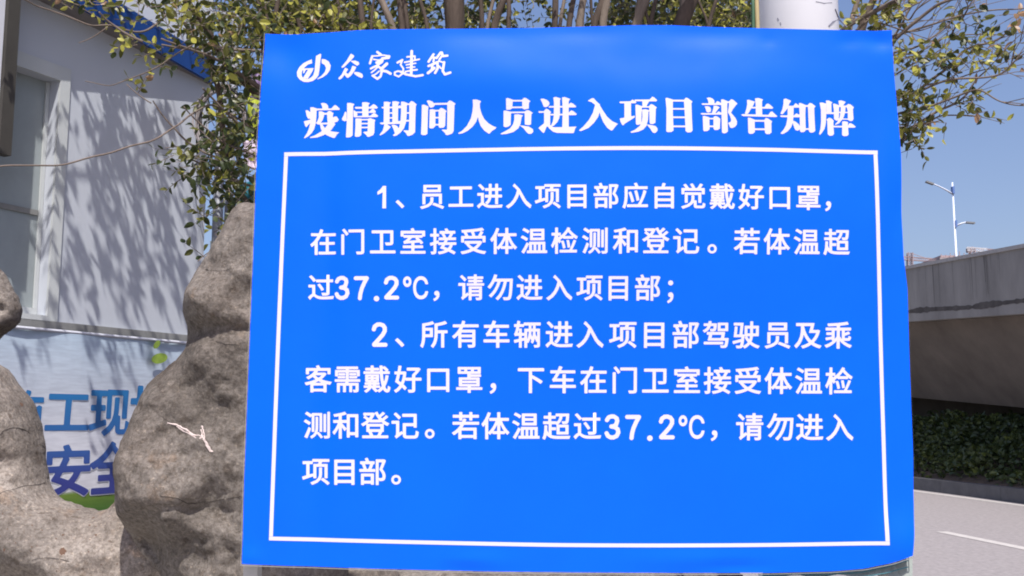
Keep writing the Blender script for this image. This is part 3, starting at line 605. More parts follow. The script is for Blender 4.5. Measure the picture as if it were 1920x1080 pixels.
mb = MB()
for (cx_, cy_, a_, b_, an) in ((298,672,16,9,.25),(293,646,9,5,.9)):
    pc = wh(cx_, cy_, .05); k = (pc-EYE).length/F
    mb.add([pc+N*.004+U*(a_*k*math.cos(t)*math.cos(an)-b_*k*math.sin(t)*math.sin(an))*1.2+UZ*(a_*k*math.cos(t)*math.sin(an)+b_*k*math.sin(t)*math.cos(an)) for t in [i/20*2*math.pi for i in range(20)]], [tuple(range(20))])
mb.build('printed_leaf', mat('leaf_print', (.25, .36, .05), .5, .5, .3, 20), banner)

# hoarding post and white sheet at the far left, in front of the cabin
hp = empty('hoarding', at(-30, 300, 3.3).xy.to_3d(), 'white hoarding sheet with a brown steel edge post at the far left', 'hoarding')
pa = wh(19, 20, .10); zb_ = wh(6, 292, .10).z; sp_ = (pa-W0).dot(U)
hp.location = (pa.x, pa.y, 0)
mb = MB(); slab(mb, sp_-.026, sp_+.026, zb_, 3.1, .085, .125); mb.build('edge_post', M['brown'], hp)
mb = MB(); slab(mb, sp_-1.2, sp_-.027, zb_, 3.1, .095, .107); mb.build('sheet', M['whitep'], hp)
mb = MB(); slab(mb, sp_-1.27, sp_-1.202, 0, 3.1, .07, .13); mb.build('ground_post', M['brown'], hp)

# drainpipe, second pipe, coils
pr = empty('drainpipe', wp(.06, 0, .02), 'grey round drainpipe running down the cabin corner', 'pipe')
p = wp(.055, 0, .03); mb = MB(); mb.tube([(p.x, p.y, .05), (p.x, p.y, 3.4)], .026, 16); mb.build('pipe_shaft', M['pipe'], pr, True)
for z in (1.2, 2.2, 3.0):
    mb = MB(); mb.tube([(p.x, p.y, z-.02), (p.x, p.y, z+.02)], .031, 16); mb.build('pipe_clip', M['strip'], pr)
p2 = at(432, 300, 5.6); mb = MB(); mb.tube([(p2.x, p2.y, 0), (p2.x, p2.y, 3.9)], .024, 14)
tag(mb.build('metal_post', M['pipe'], None, True), 'thin grey metal post standing just right of the drainpipe', 'post')
def coil(name, m, cx_, cy_, rx, ry, Y, turns, rad, label):
    mb = MB(); pts = []
    for i in range(turns*28+1):
        a = i/28*2*math.pi; j = math.sin(i*.37)*.04+math.sin(i*.11)*.05
        pts.append(at(cx_+rx*(1+j)*math.cos(a)+3*math.sin(i*.05), cy_+ry*(1+j)*math.sin(a)+4*math.sin(i*.09), Y+.03*math.sin(i*.2)))
    mb.tube(pts, rad, 6); return tag(mb.build(name, m, None, True), label, 'cable')
coil('cable_coil', M['cable'], 415, 222, 43, 58, 4.80, 6, .006, 'thick black cable coiled in loops, hanging at the cabin corner')
coil('cable_coil', M['cablew'], 412, 230, 46, 60, 4.72, 3, .0045, 'thin pale cable looped over the black coil at the cabin corner')
# cloths and banner glimpsed past the coil
def cloth(name, x0, y0, x1, y1, Y, m, label, cat):
    mb = MB(); n = 12; vs = []
    for j in range(n+1):
        for i in range(n+1):
            q = at(x0+(x1-x0)*i/n, y0+(y1-y0)*j/n, Y); q.y += .03*math.sin(i*1.1+j*.3)+.01*math.sin(j*.9); vs.append(q)
    mb.add(vs, [(j*(n+1)+i, (j+1)*(n+1)+i, (j+1)*(n+1)+i+1, j*(n+1)+i+1) for j in range(n) for i in range(n)])
    o = mb.build(name, m, None, True); md = o.modifiers.new('thick', 'SOLIDIFY'); md.thickness = .006
    return tag(o, label, cat)
cloth('flag', 462, 150, 520, 292, 6.0, M['yflag'], 'yellow green flag hanging beyond the cable coil', 'flag')
cloth('cloth', 455, 262, 520, 316, 5.8, M['pcloth'], 'pinkish white cloth hanging under the yellow green flag', 'cloth')
cloth('cloth', 470, 132, 520, 186, 5.7, M['lilac'], 'lilac cloth hanging above the yellow green flag', 'cloth')
cloth('site_board', 448, 340, 530, 396, 6.4, M['teal'], 'teal site board glimpsed beside the pale rock tip', 'board')

# ================================================================ ROCKS
def rock_mesh(mb, outline, Y, T, Rr, step=.012, seed=0, feats=(), amp=1.0):
    """closed boulder: a traced outline with its own rounded depth, lumps, hollows and fine relief"""
    pts = spline([(a, b, 0) for a, b in outline]+[(outline[0][0], outline[0][1], 0)], 7)[:-1]
    W = [at(p.x, p.y, Y) for p in pts]; P2 = [(p.x, p.z) for p in W]
    bs = []
    for a, b in zip(P2, P2[1:]+P2[:1]):                       # even spacing with a slightly ragged edge
        n = max(1, int(math.dist(a, b)/step))
        for k in range(n):
            x = a[0]+(b[0]-a[0])*k/n; z = a[1]+(b[1]-a[1])*k/n
            q = noise.noise_vector(Vector((x*11, seed, z*11)))*.007+noise.noise_vector(Vector((x*40, seed, z*40)))*.003; bs.append((x+q.x, z+q.z))
    A = np.array(bs); B = np.roll(A, -1, 0); lo = A.min(0); hi = A.max(0)
    gx = np.arange(lo[0], hi[0], step); gz = np.arange(lo[1], hi[1], step); X, Z = np.meshgrid(gx, gz)
    X = X+(np.arange(len(gz))%2)[:, None]*step/2; P = np.stack([X.ravel(), Z.ravel()], 1); d, ins = seg_dist(P, A, B)
    k = ins & (d > step*.55); Pi = P[k]; di = d[k]; nb = len(bs)
    vv = [Vector(p) for p in bs]+[Vector(p) for p in Pi]
    res = geometry.delaunay_2d_cdt(vv, [(i, (i+1)%nb) for i in range(nb)], [], 1, 1e-6)
    V2, F2 = res[0], res[2]; dd = [0.0]*len(V2)
    Q = np.array([v[:] for v in V2]); dist, _ = seg_dist(Q, A, B)
    onb = dist < 1e-5; front = []; back = []
    for i, v in enumerate(V2):
        t = min(1, dist[i]/Rr); h = T*math.sqrt(max(0, 1-(1-t)**2)); x, z = v; q = Vector((x, seed*3.1, z))
        if not onb[i]:
            fade = min(1, dist[i]/.03)
            r1 = noise.fractal(q*4.2, .8, 2.1, 4)*.036+noise.fractal(q*13, .9, 2.1, 4)*.014
            r2 = abs(noise.noise(q*7+Vector((3,0,0))))*-.030
            cv = noise.voronoi(q*17)[0]; r3 = -max(0, .26-cv[0])*.02
            r4 = noise.fractal(q*55, .8, 2.2, 3)*.0052
            h += (r1+r2+r3+r4)*fade*amp
            for (fx, fy, sx, sy, am) in feats:
                f = at(fx, fy, Y); kx = sx*Y/F; ky = sy*Y/F; h += am*math.exp(-((x-f.x)/kx)**2-((z-f.z)/ky)**2)*fade
        front.append((x, Y-h*(0 if onb[i] else 1), z)); back.append((x, Y+(0 if onb[i] else .8*max(h, .004)), z))
    m = {}; vs = list(front)
    for i in range(len(V2)):
        if onb[i]: m[i] = i
        else: m[i] = len(vs); vs.append(back[i])
    mb.add(vs, [tuple(f) for f in F2]+[tuple(m[i] for i in reversed(f)) for f in F2])
right_rock = [(475,386),(455,390),(436,410),(418,445),(400,480),(376,520),(356,565),(352,590),(357,615),(356,640),(346,668),(315,695),(288,722),(268,765),(250,810),(237,850),(233,890),(235,930),(241,965),(252,1000),(268,1030),(300,1062),(340,1100),(420,1160),(620,1180),(660,900),(640,600),(560,420),(520,392)]
mb = MB(); rock_mesh(mb, right_rock, 2.62, .21, .15, .0085, 1, [(430,632,120,18,-.028),(400,560,50,40,.03),(330,850,80,110,.05),(300,1015,80,42,-.09),(350,880,80,80,.025),(420,760,40,60,-.02),(372,940,60,14,-.02),(345,600,40,30,.02),(440,470,30,40,.02)])
rr = tag(mb.build('boulder', M['rockd'], None, True), 'tall grey brown boulder with a chalk mark, tucked behind the left edge of the board', 'boulder')
left_rock = [(-140,660),(-60,668),(0,680),(26,716),(52,748),(68,790),(78,850),(84,897),(97,922),(125,940),(185,956),(215,946),(236,926),(262,940),(330,960),(480,985),(700,1000),(760,1300),(300,1420),(-260,1400),(-300,900),(-220,700)]
mb = MB(); rock_mesh(mb, left_rock, 2.78, .17, .12, .009, 5, [(0,760,60,40,.03),(20,905,90,9,-.022),(45,770,8,8,-.02),(60,1000,90,40,.02),(150,1030,60,30,.01),(15,865,50,34,-.055),(60,1090,120,20,-.03),(270,1010,60,60,-.02)], .8)
lr = tag(mb.build('boulder', M['rock'], None, True), 'pale low boulder in the bottom left corner, dipping in a V before the banner', 'boulder')
top_rock = [(-160,500),(-60,488),(0,508),(18,530),(31,556),(37,580),(34,602),(15,620),(0,630),(-30,652),(-110,655),(-190,600)]
mb = MB(); rock_mesh(mb, top_rock, 3.05, .11, .09, .008, 9, [(10,585,20,10,-.02)], .8)
# stem that carries the lump, outside the left edge
mb.tube([at(-110, 560, 3.1), at(-150, 700, 3.1), at(-170, 900, 3.05), at(-180, 1300, 3.0)], [.12, .10, .14, .2], 12)
tag(mb.build('boulder', M['rock'], None, True), 'small rounded rock knob jutting in at the left edge above the low boulder', 'boulder')
low_rock = [(560,1085),(620,1066),(760,1070),(900,1066),(1010,1072),(1110,1067),(1230,1073),(1330,1068),(1385,1074),(1400,1110),(1390,1260),(900,1300),(560,1260)]
mb = MB(); rock_mesh(mb, low_rock, 3.1, .12, .10, .02, 14)
tag(mb.build('boulder', M['rockd'], None, True), 'long low dark rock just showing under the bottom edge of the board', 'boulder')
# chalk marks and cracks laid on the rock face
def on_mesh(o, pts, rad, name, m, parent):
    me = o.data; bvh = BVHTree.FromPolygons([v.co for v in me.vertices], [p.vertices for p in me.polygons]); mb = MB()
    for pl_, w_ in pts:
        q = []
        for a in spline([(x, y, 0) for x, y in pl_], 5):
            r_ = ray(a.x+random.uniform(-.8,.8), a.y+random.uniform(-.8,.8)).normalized(); hh = bvh.ray_cast(EYE, r_)
            if hh[0]: q.append(hh[0]-r_*.0005)
        if len(q) > 2: mb.tube(q, [w_*(.55 if name == 'crack' else 1)*random.uniform(.5,1.2) for _ in q], 5)
    ob = mb.build(name, m, None); ob.parent = parent
    if name == 'crack': tag(ob, kind='stuff')
    return ob
on_mesh(rr, [([(314,794),(332,797),(348,806),(366,817)],.0028),([(330,799),(350,811),(368,821)],.0018),([(379,800),(382,812),(384,824),(392,838),(398,848)],.0026),([(366,817),(378,818),(388,835),(394,847)],.0022),([(377,806),(379,818),(374,822)],.0020)], 1, 'chalk_mark', M['chalk'], rr)
MC = mat('crack_shade', (.05, .04, .035), .95)
on_mesh(rr, [([(300,930),(330,934),(352,944),(380,942),(410,938),(452,930)],.0016),([(300,779),(315,790),(330,800)],.001),([(385,505),(405,508),(430,505)],.0013),([(405,640),(430,646),(460,642)],.0012)], 1, 'crack', MC, rr)
on_mesh(lr, [([(0,815),(10,806),(28,802),(45,806),(56,812)],.0015),([(20,920),(45,911),(70,909),(86,904)],.0016),([(0,925),(12,920),(22,921)],.0015),([(60,1050),(90,1046),(130,1052)],.001)], 1, 'crack', MC, lr)
def pits(o, px, name):
    me = o.data; bvh = BVHTree.FromPolygons([v.co for v in me.vertices], [p.vertices for p in me.polygons]); mb = MB()
    for x, y, rr_ in px:
        r_ = ray(x, y).normalized(); hh = bvh.ray_cast(EYE, r_)
        if not hh[0]: continue
        nrm = hh[1]; t = nrm.orthogonal().normalized(); s = nrm.cross(t); n = 10
        mb.add([hh[0]+nrm*.0006+(t*math.cos(a)+s*math.sin(a))*rr_*random.uniform(.7,1.2) for a in [2*math.pi*k/n for k in range(n)]], [tuple(range(n))])
    ob = mb.build(name, mat(name+'_brown', (.13,.075,.05), .95), None); ob.parent = o; tag(ob, kind='stuff')
pits(lr, [(40,758,.0065),(117,1034,.009),(146,956,.005),(175,971,.004),(180,1003,.0035),(8,1031,.004),(118,1003,.003),(168,985,.003),(105,1010,.002),(60,985,.002)]+[(random.uniform(0,230), random.uniform(960,1075), random.uniform(.0008,.002)) for _ in range(40)], 'pit')

# ================================================================ TREES
def leaf_geo(Lg, Wd, fold=.25, curl=.2):
    r = [(.12,.30),(.32,.48),(.58,.50),(.82,.30)]; v = [(0,0,0)]; f = []
    for t, w_ in r: z = -curl*Lg*.5*t*t; v += [(Wd*w_,Lg*t,z+fold*Wd*w_),(0,Lg*t,z),(-Wd*w_,Lg*t,z+fold*Wd*w_)]
    v.append((0,Lg,-curl*Lg*.5)); f = [(0,1,2),(0,2,3)]
    for i in range(3): a = 1+3*i; f += [(a,a+3,a+4,a+1),(a+1,a+4,a+5,a+2)]
    f += [(10,13,11),(11,13,12)]
    return v, f
LG = [leaf_geo(1, .52), leaf_geo(1, .58, .5, .6), leaf_geo(1, .46, .1, -.3)]
LEAFM = ['leafd', 'leafm', 'leafy', 'leafr']
LMESH = {}
for gi, (v, f) in enumerate(LG):
    for mi, mn in enumerate(LEAFM):
        me = bpy.data.meshes.new('leaf'); me.from_pydata(v, [], f); me.materials.append(M[mn]); LMESH[(gi, mi)] = me
def leaf_matrix(p, size, direction=None):
    d = direction or Vector((random.gauss(0,1), random.gauss(0,1), random.gauss(-.15,.7)))
    d = d.normalized(); z = Vector((random.gauss(0,.7), random.gauss(-.35,.7), random.gauss(.5,.7))); x = d.cross(z)
    if x.length < 1e-4: x = d.orthogonal()
    x.normalize(); z = x.cross(d); s = size
    return Matrix(((x.x*s, d.x*s, z.x*s, p.x), (x.y*s, d.y*s, z.y*s, p.y), (x.z*s, d.z*s, z.z*s, p.z), (0,0,0,1)))
class Tree:
    def __init__(s, base, label, group='broadleaf trees behind the board'):
        s.root = empty('broadleaf_tree', base, label, 'tree', group); s.crown = MB(); s.twigs = MB(); s.single = []
    def trunk(s, pts, rads, m='bark', name='trunk'):
        A = np.array([tuple(p) for p in pts]); D = np.concatenate([[0], np.cumsum(np.sqrt((np.diff(A, axis=0)**2).sum(1)))]); n = max(8, int(D[-1]/.05)); u = np.linspace(0, D[-1], n)
        Q = np.stack([np.interp(u, D, A[:,k]) for k in range(3)], 1); rd = np.interp(u, D, rads)
        for _ in range(3): Q[1:-1] = (Q[:-2]+Q[1:-1]*2+Q[2:])/4
        ph = random.uniform(0, 9); q = [Vector(p)+noise.noise_vector(Vector((p[0]*3, p[1]*3, p[2]*5)))*.012 for p in Q]; rr = [float(r_)*(1+.07*math.sin(i*.9+ph)+random.uniform(-.05,.05)) for i, r_ in enumerate(rd)]
        mb = MB(); mb.tube(q, rr, 10); return mb.build(name, M[m], s.root, True)
    def branch(s, px, Y0, Y1, r0, r1, m='twig', part=True, leaves=0, size=.036, tint=(.3,.5,.2,0), spread=.05):
        pts = [at(x, y, Y0+(Y1-Y0)*i/max(1, len(px)-1)) for i, (x, y) in enumerate(px)]; q = spline(pts, 6)
        q = [p+noise.noise_vector(p*9)*.012 for p in q]
        rr = [r0+(r1-r0)*i/(len(q)-1) for i in range(len(q))]
        if part: mb = MB(); mb.tube(q, rr, 7); mb.build('branch', M[m], s.root, True)
        else: s.twigs.tube(q, rr, 5)
        for k in range(leaves):
            i = random.randrange(len(q)//3, len(q)); p = q[i]+Vector([random.gauss(0, spread) for _ in range(3)])*.4; s.leaf(p, size, tint)
        return q
    def leaf(s, p, size, tint, single=False, direction=None):
        mi = random.choices(range(4), tint)[0]; gi = random.randrange(3); mt = leaf_matrix(p, size*random.uniform(.65, 1.2), direction)
        if single and len(s.single) < 290: s.single.append((gi, mi, mt)); return
        v, f = LG[gi]; s.crown.add([mt @ Vector(a) for a in v], f, mi)
    def sprig(s, p, size, n, tint, single=False, d=None, twig=.0016, length=None):
        """a short twig from p with alternating leaves"""
        d = (d or Vector((random.gauss(0,1), random.gauss(0,.6), random.gauss(.1,.8)))).normalized(); Lg = length or size*(1.0+n*.32)
        q = [p+d*Lg*t+noise.noise_vector(p*7+Vector((t,0,0)))*.01 for t in (0,.35,.7,1)]; s.twigs.tube(q, [twig, twig*.8, twig*.6, twig*.4], 4)
        for k in range(n):
            t = .2+.8*k/max(1, n-1); o = q[0].lerp(q[3], t); sd = d.orthogonal().normalized(); sd.rotate(Matrix.Rotation(k*2.4+random.random(), 3, d))
            s.leaf(o, size, tint, single, d*.55+sd*.8+Vector((0,0,random.uniform(-.5,.1))))
    def cluster(s, px, py, rx, ry, Y, n, tint, size=.036, dy=.12, single=False, per=5):
        for _ in range(n):
            a = random.gauss(0,.5); b = random.gauss(0,.5)
            s.sprig(at(px+rx*a, py+ry*b, Y+random.uniform(-dy, dy)), size, per, tint, single)
    def finish(s):
        if s.twigs.v: tag(s.twigs.build('twigs', M['twig'], s.root), kind='stuff')
        if s.crown.v: tag(s.crown.build('crown', [M[k] for k in LEAFM], s.root), kind='stuff')
        for gi, mi, mt in s.single:
            o = bpy.data.objects.new('leaf', LMESH[(gi, mi)]); COL.objects.link(o); o.parent = s.root
            o.matrix_local = Matrix.Translation(-s.root.location) @ mt
def stems(t, rows, Y, basex):
    for (x0, x1, wpx, m) in rows:
        w_ = wpx*Y/F/2; a = at(x1, 52, Y); b = at(x0, 0, Y); d = b-a; top = b+d*5+Vector((random.uniform(-.05,.05), random.uniform(-.05,.15), 0)); far = top+Vector((d.x*6+random.uniform(-.3,.3), random.uniform(-.2,.5), .9))
        t.trunk([(basex+(a.x-basex)*.15, Y+.05, 0), (basex+(a.x-basex)*.55, Y+.03, a.z*.5), a, b, top, far], [w_*1.5, w_*1.2, w_, w_*.95, w_*.7, w_*.3], m)
def upper(t, x0, x1, Y, n, tint=(.45,.4,.15,0), z0=3.0, z1=4.6):
    for _ in range(n):
        x = random.uniform(x0, x1); p = Vector(((x-960)/F*Y, Y+random.uniform(-.3,.7), random.uniform(z0, z1)))
        t.sprig(p, .042, 6, tint, length=.14)
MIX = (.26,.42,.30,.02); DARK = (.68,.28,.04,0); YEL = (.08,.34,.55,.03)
# --- leftmost tree, its crown hanging over the cabin wall
T1 = Tree(at(500, 1000, 3.75).xy.to_3d(), 'leftmost tree, its leafy crown overhanging the cabin wall and its blue roof edge')
bx = at(500, 52, 3.75).x
stems(T1, [(488,500,18,'bark'),(546,567,8,'bark'),(594,622,9,'bark'),(633,643,6,'bark'),(520,512,9,'bark')], 3.75, bx)
T1.branch([(505,190),(470,165),(440,140),(405,90),(385,50),(345,0),(330,-40)], 3.75, 3.5, .017, .008, 'bark')
T1.branch([(540,200),(470,150),(420,120),(370,95),(300,72)], 3.75, 3.3, .010, .003)
T1.branch([(330,0),(300,40),(260,60),(205,50),(160,42),(80,15),(45,0)], 3.6, 3.1, .0045, .0020)
T1.branch([(268,80),(235,62),(200,38),(185,20)], 3.3, 3.2, .005, .0025)
T1.branch([(200,52),(175,68),(148,80)], 3.15, 3.15, .0022, .0012)
T1.branch([(520,270),(450,225),(400,200),(370,212),(330,238),(290,258),(220,281),(140,305),(80,313),(0,315),(-60,312)], 3.6, 3.0, .0038, .0024)
T1.branch([(360,86),(300,122),(250,145),(205,161),(160,153)], 3.3, 3.3, .0028, .0012)
T1.branch([(285,185),(325,240),(362,272),(430,300)], 3.35, 3.5, .0022, .0045)
T1.branch([(500,260),(450,232),(400,190),(380,168)], 3.6, 3.4, .006, .003)
T1.branch([(500,305),(450,280),(400,252),(345,200)], 3.6, 3.4, .005, .002)
T1.branch([(360,300),(420,328),(475,350)], 3.4, 3.6, .003, .005)
T1.branch([(500,100),(420,92),(360,90),(300,86)], 3.6, 3.3, .006, .003)
T1.branch([(470,430),(425,440),(395,470),(370,490)], 3.5, 3.3, .003, .0014)
T1.branch([(500,430),(440,340),(420,260),(412,180),(390,100)], 3.8, 3.6, .014, .010, 'bark')
T1.branch([(240,158),(262,176),(285,190)], 3.3, 3.3, .0016, .0022)
for (px, py, rx, ry, n, ti, sg) in ((190,8,50,16,7,MIX,1),(300,20,80,28,16,MIX,1),(400,25,70,40,34,MIX,0),(470,60,40,60,34,MIX,0),(400,105,60,45,24,(.6,.3,.1,0),0),(440,160,40,40,16,DARK,0),
    (345,60,50,30,12,MIX,1),(268,68,20,14,3,YEL,1),(290,92,16,12,3,YEL,1),(255,82,12,8,2,YEL,1),(138,12,12,7,2,YEL,1),(168,14,20,6,3,YEL,1),(308,128,14,8,2,DARK,1),(262,172,26,8,3,YEL,1),
    (325,285,14,22,4,DARK,1),(345,325,18,18,5,DARK,1),(375,300,20,18,6,DARK,1),(420,330,45,40,26,DARK,0),(400,270,30,25,12,DARK,0),(450,390,30,22,10,DARK,0),(390,405,14,12,4,DARK,1),(376,482,12,10,2,DARK,1),(395,440,16,8,2,DARK,1),  # dark leaf mix paints the shade on the lower hanging leaves
    (460,250,25,50,16,(.55,.3,.15,0),0),(430,210,30,30,8,(.4,.4,.2,0),0),(465,310,22,26,6,MIX,0),(455,345,24,20,8,DARK,0),(385,345,14,12,4,DARK,1)):
    T1.cluster(px, py, rx, ry, 3.4 if sg else 3.55, int(n*1.2), ti, .034 if sg else .035, .10 if sg else .22, bool(sg))
for (px, py, n, ti) in ((520,20,14,DARK),(560,30,18,MIX),(600,30,16,MIX),(640,35,16,MIX),(500,40,10,DARK),(575,52,8,MIX),(660,45,10,YEL)):
    T1.cluster(px, py, 36, 26, 3.9, int(n*2.2), ti, .034, .35)
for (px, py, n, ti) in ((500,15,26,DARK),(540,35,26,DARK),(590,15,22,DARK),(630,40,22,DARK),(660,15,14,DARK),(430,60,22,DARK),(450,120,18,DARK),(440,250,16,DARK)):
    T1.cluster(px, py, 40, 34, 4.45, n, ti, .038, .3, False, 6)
# crown above the frame that throws the leaf shadows on the wall
for (px, py, sx, sy, n) in ((185,330,16,120,52),(230,260,26,80,42),(260,420,26,110,62),(310,300,16,110,38),(320,480,24,90,46),(230,520,30,60,42),(150,480,24,70,24),(120,300,10,120,22),(40,300,16,60,7),(20,500,14,50,7),
    (200,215,34,30,24),(285,225,20,26,12),(100,450,14,100,22),(160,660,90,26,26),(290,660,40,26,16),(250,760,80,40,14),(345,560,16,50,12)):
    for _ in range(int(n*.40)):
        x = random.gauss(px, sx*.75); y = random.gauss(py, sy*.75)
        if y < 190 and x < 200: continue
        p = wh(x, y); tmin = (1.35+.43*p.y-p.z+.12)/(1+.43*.626); q = p - (L/(-L.z))*(max(.5, tmin)+random.uniform(0, .8))
        T1.sprig(q, .040, 5, MIX, length=.13, d=(L*-1+Vector((random.gauss(0,.35), random.gauss(0,.35), random.gauss(0,.35)))))
for (x0, y0, x1, y1) in ((150,150,330,640),(190,300,280,620),(240,160,350,600),(115,324,300,318)):
    a = wh(x0, y0); b = wh(x1, y1)
    if y1 < 330: k0 = k1 = 1.5
    else: k0 = 1.2; k1 = 2.3
    Lz = L/(-L.z); q0 = a-Lz*k0; q1 = b-Lz*k1; T1.twigs.tube(spline([q0, q0.lerp(q1,.5)+Vector((.03,0,.05)), q1, q1+Vector((.5,-.1,.1))], 6), .0075, 6)
upper(T1, 470, 680, 3.9, 120, z0=3.15)
T1.finish()
# --- the row of trees seen over the top of the board
def treerow(xc, Y, rows, clusters, label, ux, nu=90):
    t = Tree(at(xc, 1000, Y).xy.to_3d(), label); stems(t, rows, Y, at(xc, 52, Y).x)
    for (px, py, n, ti) in clusters: t.cluster(px, py, 26, 20, Y+.4, int(n*1.45), ti, .032, .3)
    for (px, py, n, ti) in clusters:
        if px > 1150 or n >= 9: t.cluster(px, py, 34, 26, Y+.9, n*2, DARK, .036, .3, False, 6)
    upper(t, ux[0], ux[1], Y, nu); t.finish(); return t
treerow(735, 3.7, [(675,677,12,'bark'),(716,740,15,'bark2'),(751,753,12,'bark'),(760,764,9,'bark'),(791,804,8,'bark'),(700,690,5,'bark')],
  [(690,45,5,MIX),(720,15,6,MIX),(775,25,10,MIX),(790,40,7,YEL),(700,20,4,DARK),(812,20,5,DARK),(735,50,3,DARK)], 'slender many stemmed tree with a sunlit-toned brown middle stem, left of the thick trunk', (650,800))
treerow(870, 3.8, [(852,852,38,'bark'),(862,858,22,'bark'),(900,902,10,'bark'),(943,920,14,'bark'),(953,952,9,'bark'),(925,908,7,'bark2')],
  [(885,20,9,DARK),(890,42,6,MIX),(925,40,4,MIX),(975,10,4,MIX),(1000,6,4,MIX),(960,35,3,DARK),(838,30,4,DARK),(1005,48,4,DARK),(815,40,4,DARK)], 'tree with the thickest dark trunk above the board, left of the open sky gap', (820,1000))
treerow(1085, 3.75, [(1041,1043,12,'bark'),(1059,1050,7,'bark2'),(1075,1068,11,'bark'),(1093,1089,16,'bark2'),(1132,1112,14,'bark'),(1138,1131,17,'bark2'),(1108,1116,6,'bark')],
  [(1062,25,3,MIX),(1105,40,3,DARK),(1155,20,8,MIX),(1160,42,6,DARK),(1150,8,4,YEL)], 'tree of seven close upright stems just right of the sky gap', (1020,1160))
treerow(1235, 3.8, [(1212,1187,20,'bark2'),(1200,1192,12,'bark2'),(1230,1217,9,'bark'),(1205,1225,6,'bark'),(1295,1270,30,'bark'),(1283,1280,20,'bark2'),(1341,1325,8,'bark'),(1310,1335,5,'bark')],
  [(1175,25,10,MIX),(1185,45,7,DARK),(1240,25,12,MIX),(1250,45,8,DARK),(1320,20,14,MIX),(1320,45,8,MIX),(1360,25,16,MIX),(1390,30,16,MIX),(1380,50,8,YEL),(1300,10,8,YEL)], 'tree with a sunlit-toned forked stem and a wide leaning trunk, left of the white pole', (1180,1400))
# --- right-hand tree with bare upward twigs
T6 = Tree(at(1560, 1000, 3.6).xy.to_3d(), 'rightmost tree, sparse twigs and yellowish leaves reaching across the open sky')
stems(T6, [(1640,1610,16,'bark'),(1560,1545,22,'bark'),(1610,1590,10,'bark2')], 3.6, at(1560,52,3.6).x)
for px, a, b in (([(1560,80),(1600,45),(1660,15),(1690,0),(1720,-30)],.010,.006),([(1620,90),(1675,66),(1740,48),(1790,30),(1850,20),(1917,14),(1960,10)],.005,.0016),([(1640,110),(1675,76),(1720,40),(1755,12),(1800,-4),(1840,-20)],.0075,.004),
  ([(1660,90),(1672,70),(1700,30),(1722,-8)],.005,.003),([(1650,115),(1680,95),(1730,80),(1790,35),(1830,0)],.005,.002),([(1640,160),(1675,140),(1715,118),(1760,95),(1800,60)],.004,.0014),
  ([(1640,225),(1685,196),(1740,162),(1790,150),(1860,145),(1900,120),(1930,100)],.0055,.002),([(1690,192),(1750,150),(1800,100),(1850,80),(1875,70),(1905,47)],.006,.0022),([(1640,240),(1690,212),(1760,195),(1815,172),(1840,168),(1875,192),(1925,200)],.005,.0018),
  ([(1640,270),(1690,245),(1740,230),(1770,216),(1820,212),(1840,222)],.005,.0012),([(1640,280),(1690,250),(1750,215),(1810,180),(1835,150),(1855,130)],.0065,.002),([(1893,112),(1898,128),(1906,95),(1922,62)],.0014,.001),([(1893,128),(1905,115),(1930,105)],.002,.0012),
  ([(1620,115),(1680,100),(1720,95),(1780,70),(1850,66),(1890,66)],.004,.0014),([(1660,300),(1690,270),(1720,240),(1760,226)],.005,.002),([(1680,10),(1700,40),(1720,20),(1760,-10)],.004,.002),([(1600,30),(1650,40),(1700,60),(1750,50)],.004,.0016),
  ([(1740,160),(1810,140),(1870,130),(1915,148)],.003,.001),([(1780,70),(1800,40),(1815,15),(1812,-5)],.003,.0015),([(1605,60),(1640,20),(1655,-10)],.004,.003),([(1615,70),(1680,30),(1730,5)],.005,.003)):
    q = T6.branch(px, 3.55, 3.4+random.uniform(-.2,.2), a, b, 'twig')
    for k in range(4):
        i = random.randrange(len(q)//3, len(q)-1); d = (q[min(i+2, len(q)-1)]-q[max(i-2, 0)]).normalized()+Vector((random.uniform(-.5,.5), random.uniform(-.4,.4), random.uniform(-.2,.8)))
        d.normalize(); Lg = random.uniform(.08, .26); e = [q[i], q[i]+d*Lg*.5+Vector((0,0,.008)), q[i]+d*Lg]; T6.twigs.tube(e, [.0018,.0014,.0008], 4)
        if random.random() < .5: T6.sprig(e[2], .032, 2, YEL)
for (px, py, n, ti) in ((1905,47,2,(0,.1,.1,.8)),(1838,84,4,(.35,.3,.35,0)),(1822,100,4,YEL),(1838,112,5,YEL),(1850,104,3,YEL),(1778,85,2,(.2,.3,.3,.2)),(1782,96,3,YEL),(1750,118,2,DARK),(1760,130,3,(.7,.3,0,0)),(1765,105,3,MIX),(1722,118,3,YEL),(1725,150,4,YEL),(1745,165,3,MIX),
   (1705,115,5,YEL),(1695,100,4,MIX),(1700,130,3,MIX),(1800,160,3,YEL),(1820,188,4,YEL),(1785,200,3,DARK),(1850,212,2,YEL),(1843,208,1,YEL),(1835,18,1,DARK),(1806,45,2,DARK),(1818,48,1,DARK),(1826,72,3,DARK),(1840,66,2,DARK),(1785,65,2,MIX),(1870,78,2,DARK),(1880,70,1,(.2,.2,.1,.5)),(1860,108,2,(0,.2,.8,0)),
   (1700,170,4,YEL),(1715,190,6,MIX),(1705,215,9,MIX),(1720,225,7,YEL),(1738,235,3,YEL),(1700,245,7,DARK),(1712,268,2,DARK),(1694,268,3,DARK),(1718,272,2,DARK),(1695,180,4,MIX),(1760,120,2,MIX),(1670,30,6,YEL),(1640,20,6,MIX),(1620,40,5,YEL),(1660,60,5,MIX),(1690,70,3,MIX),(1690,10,3,MIX),(1915,64,1,(.2,.2,.1,.5)),(1930,128,1,MIX)):
    T6.cluster(px, py, 13, 11, 3.45, n, {id(MIX): (.22,.45,.33,0), id(DARK): (.5,.45,.05,0)}.get(id(ti), ti), .034, .08, n <= 5, 4)
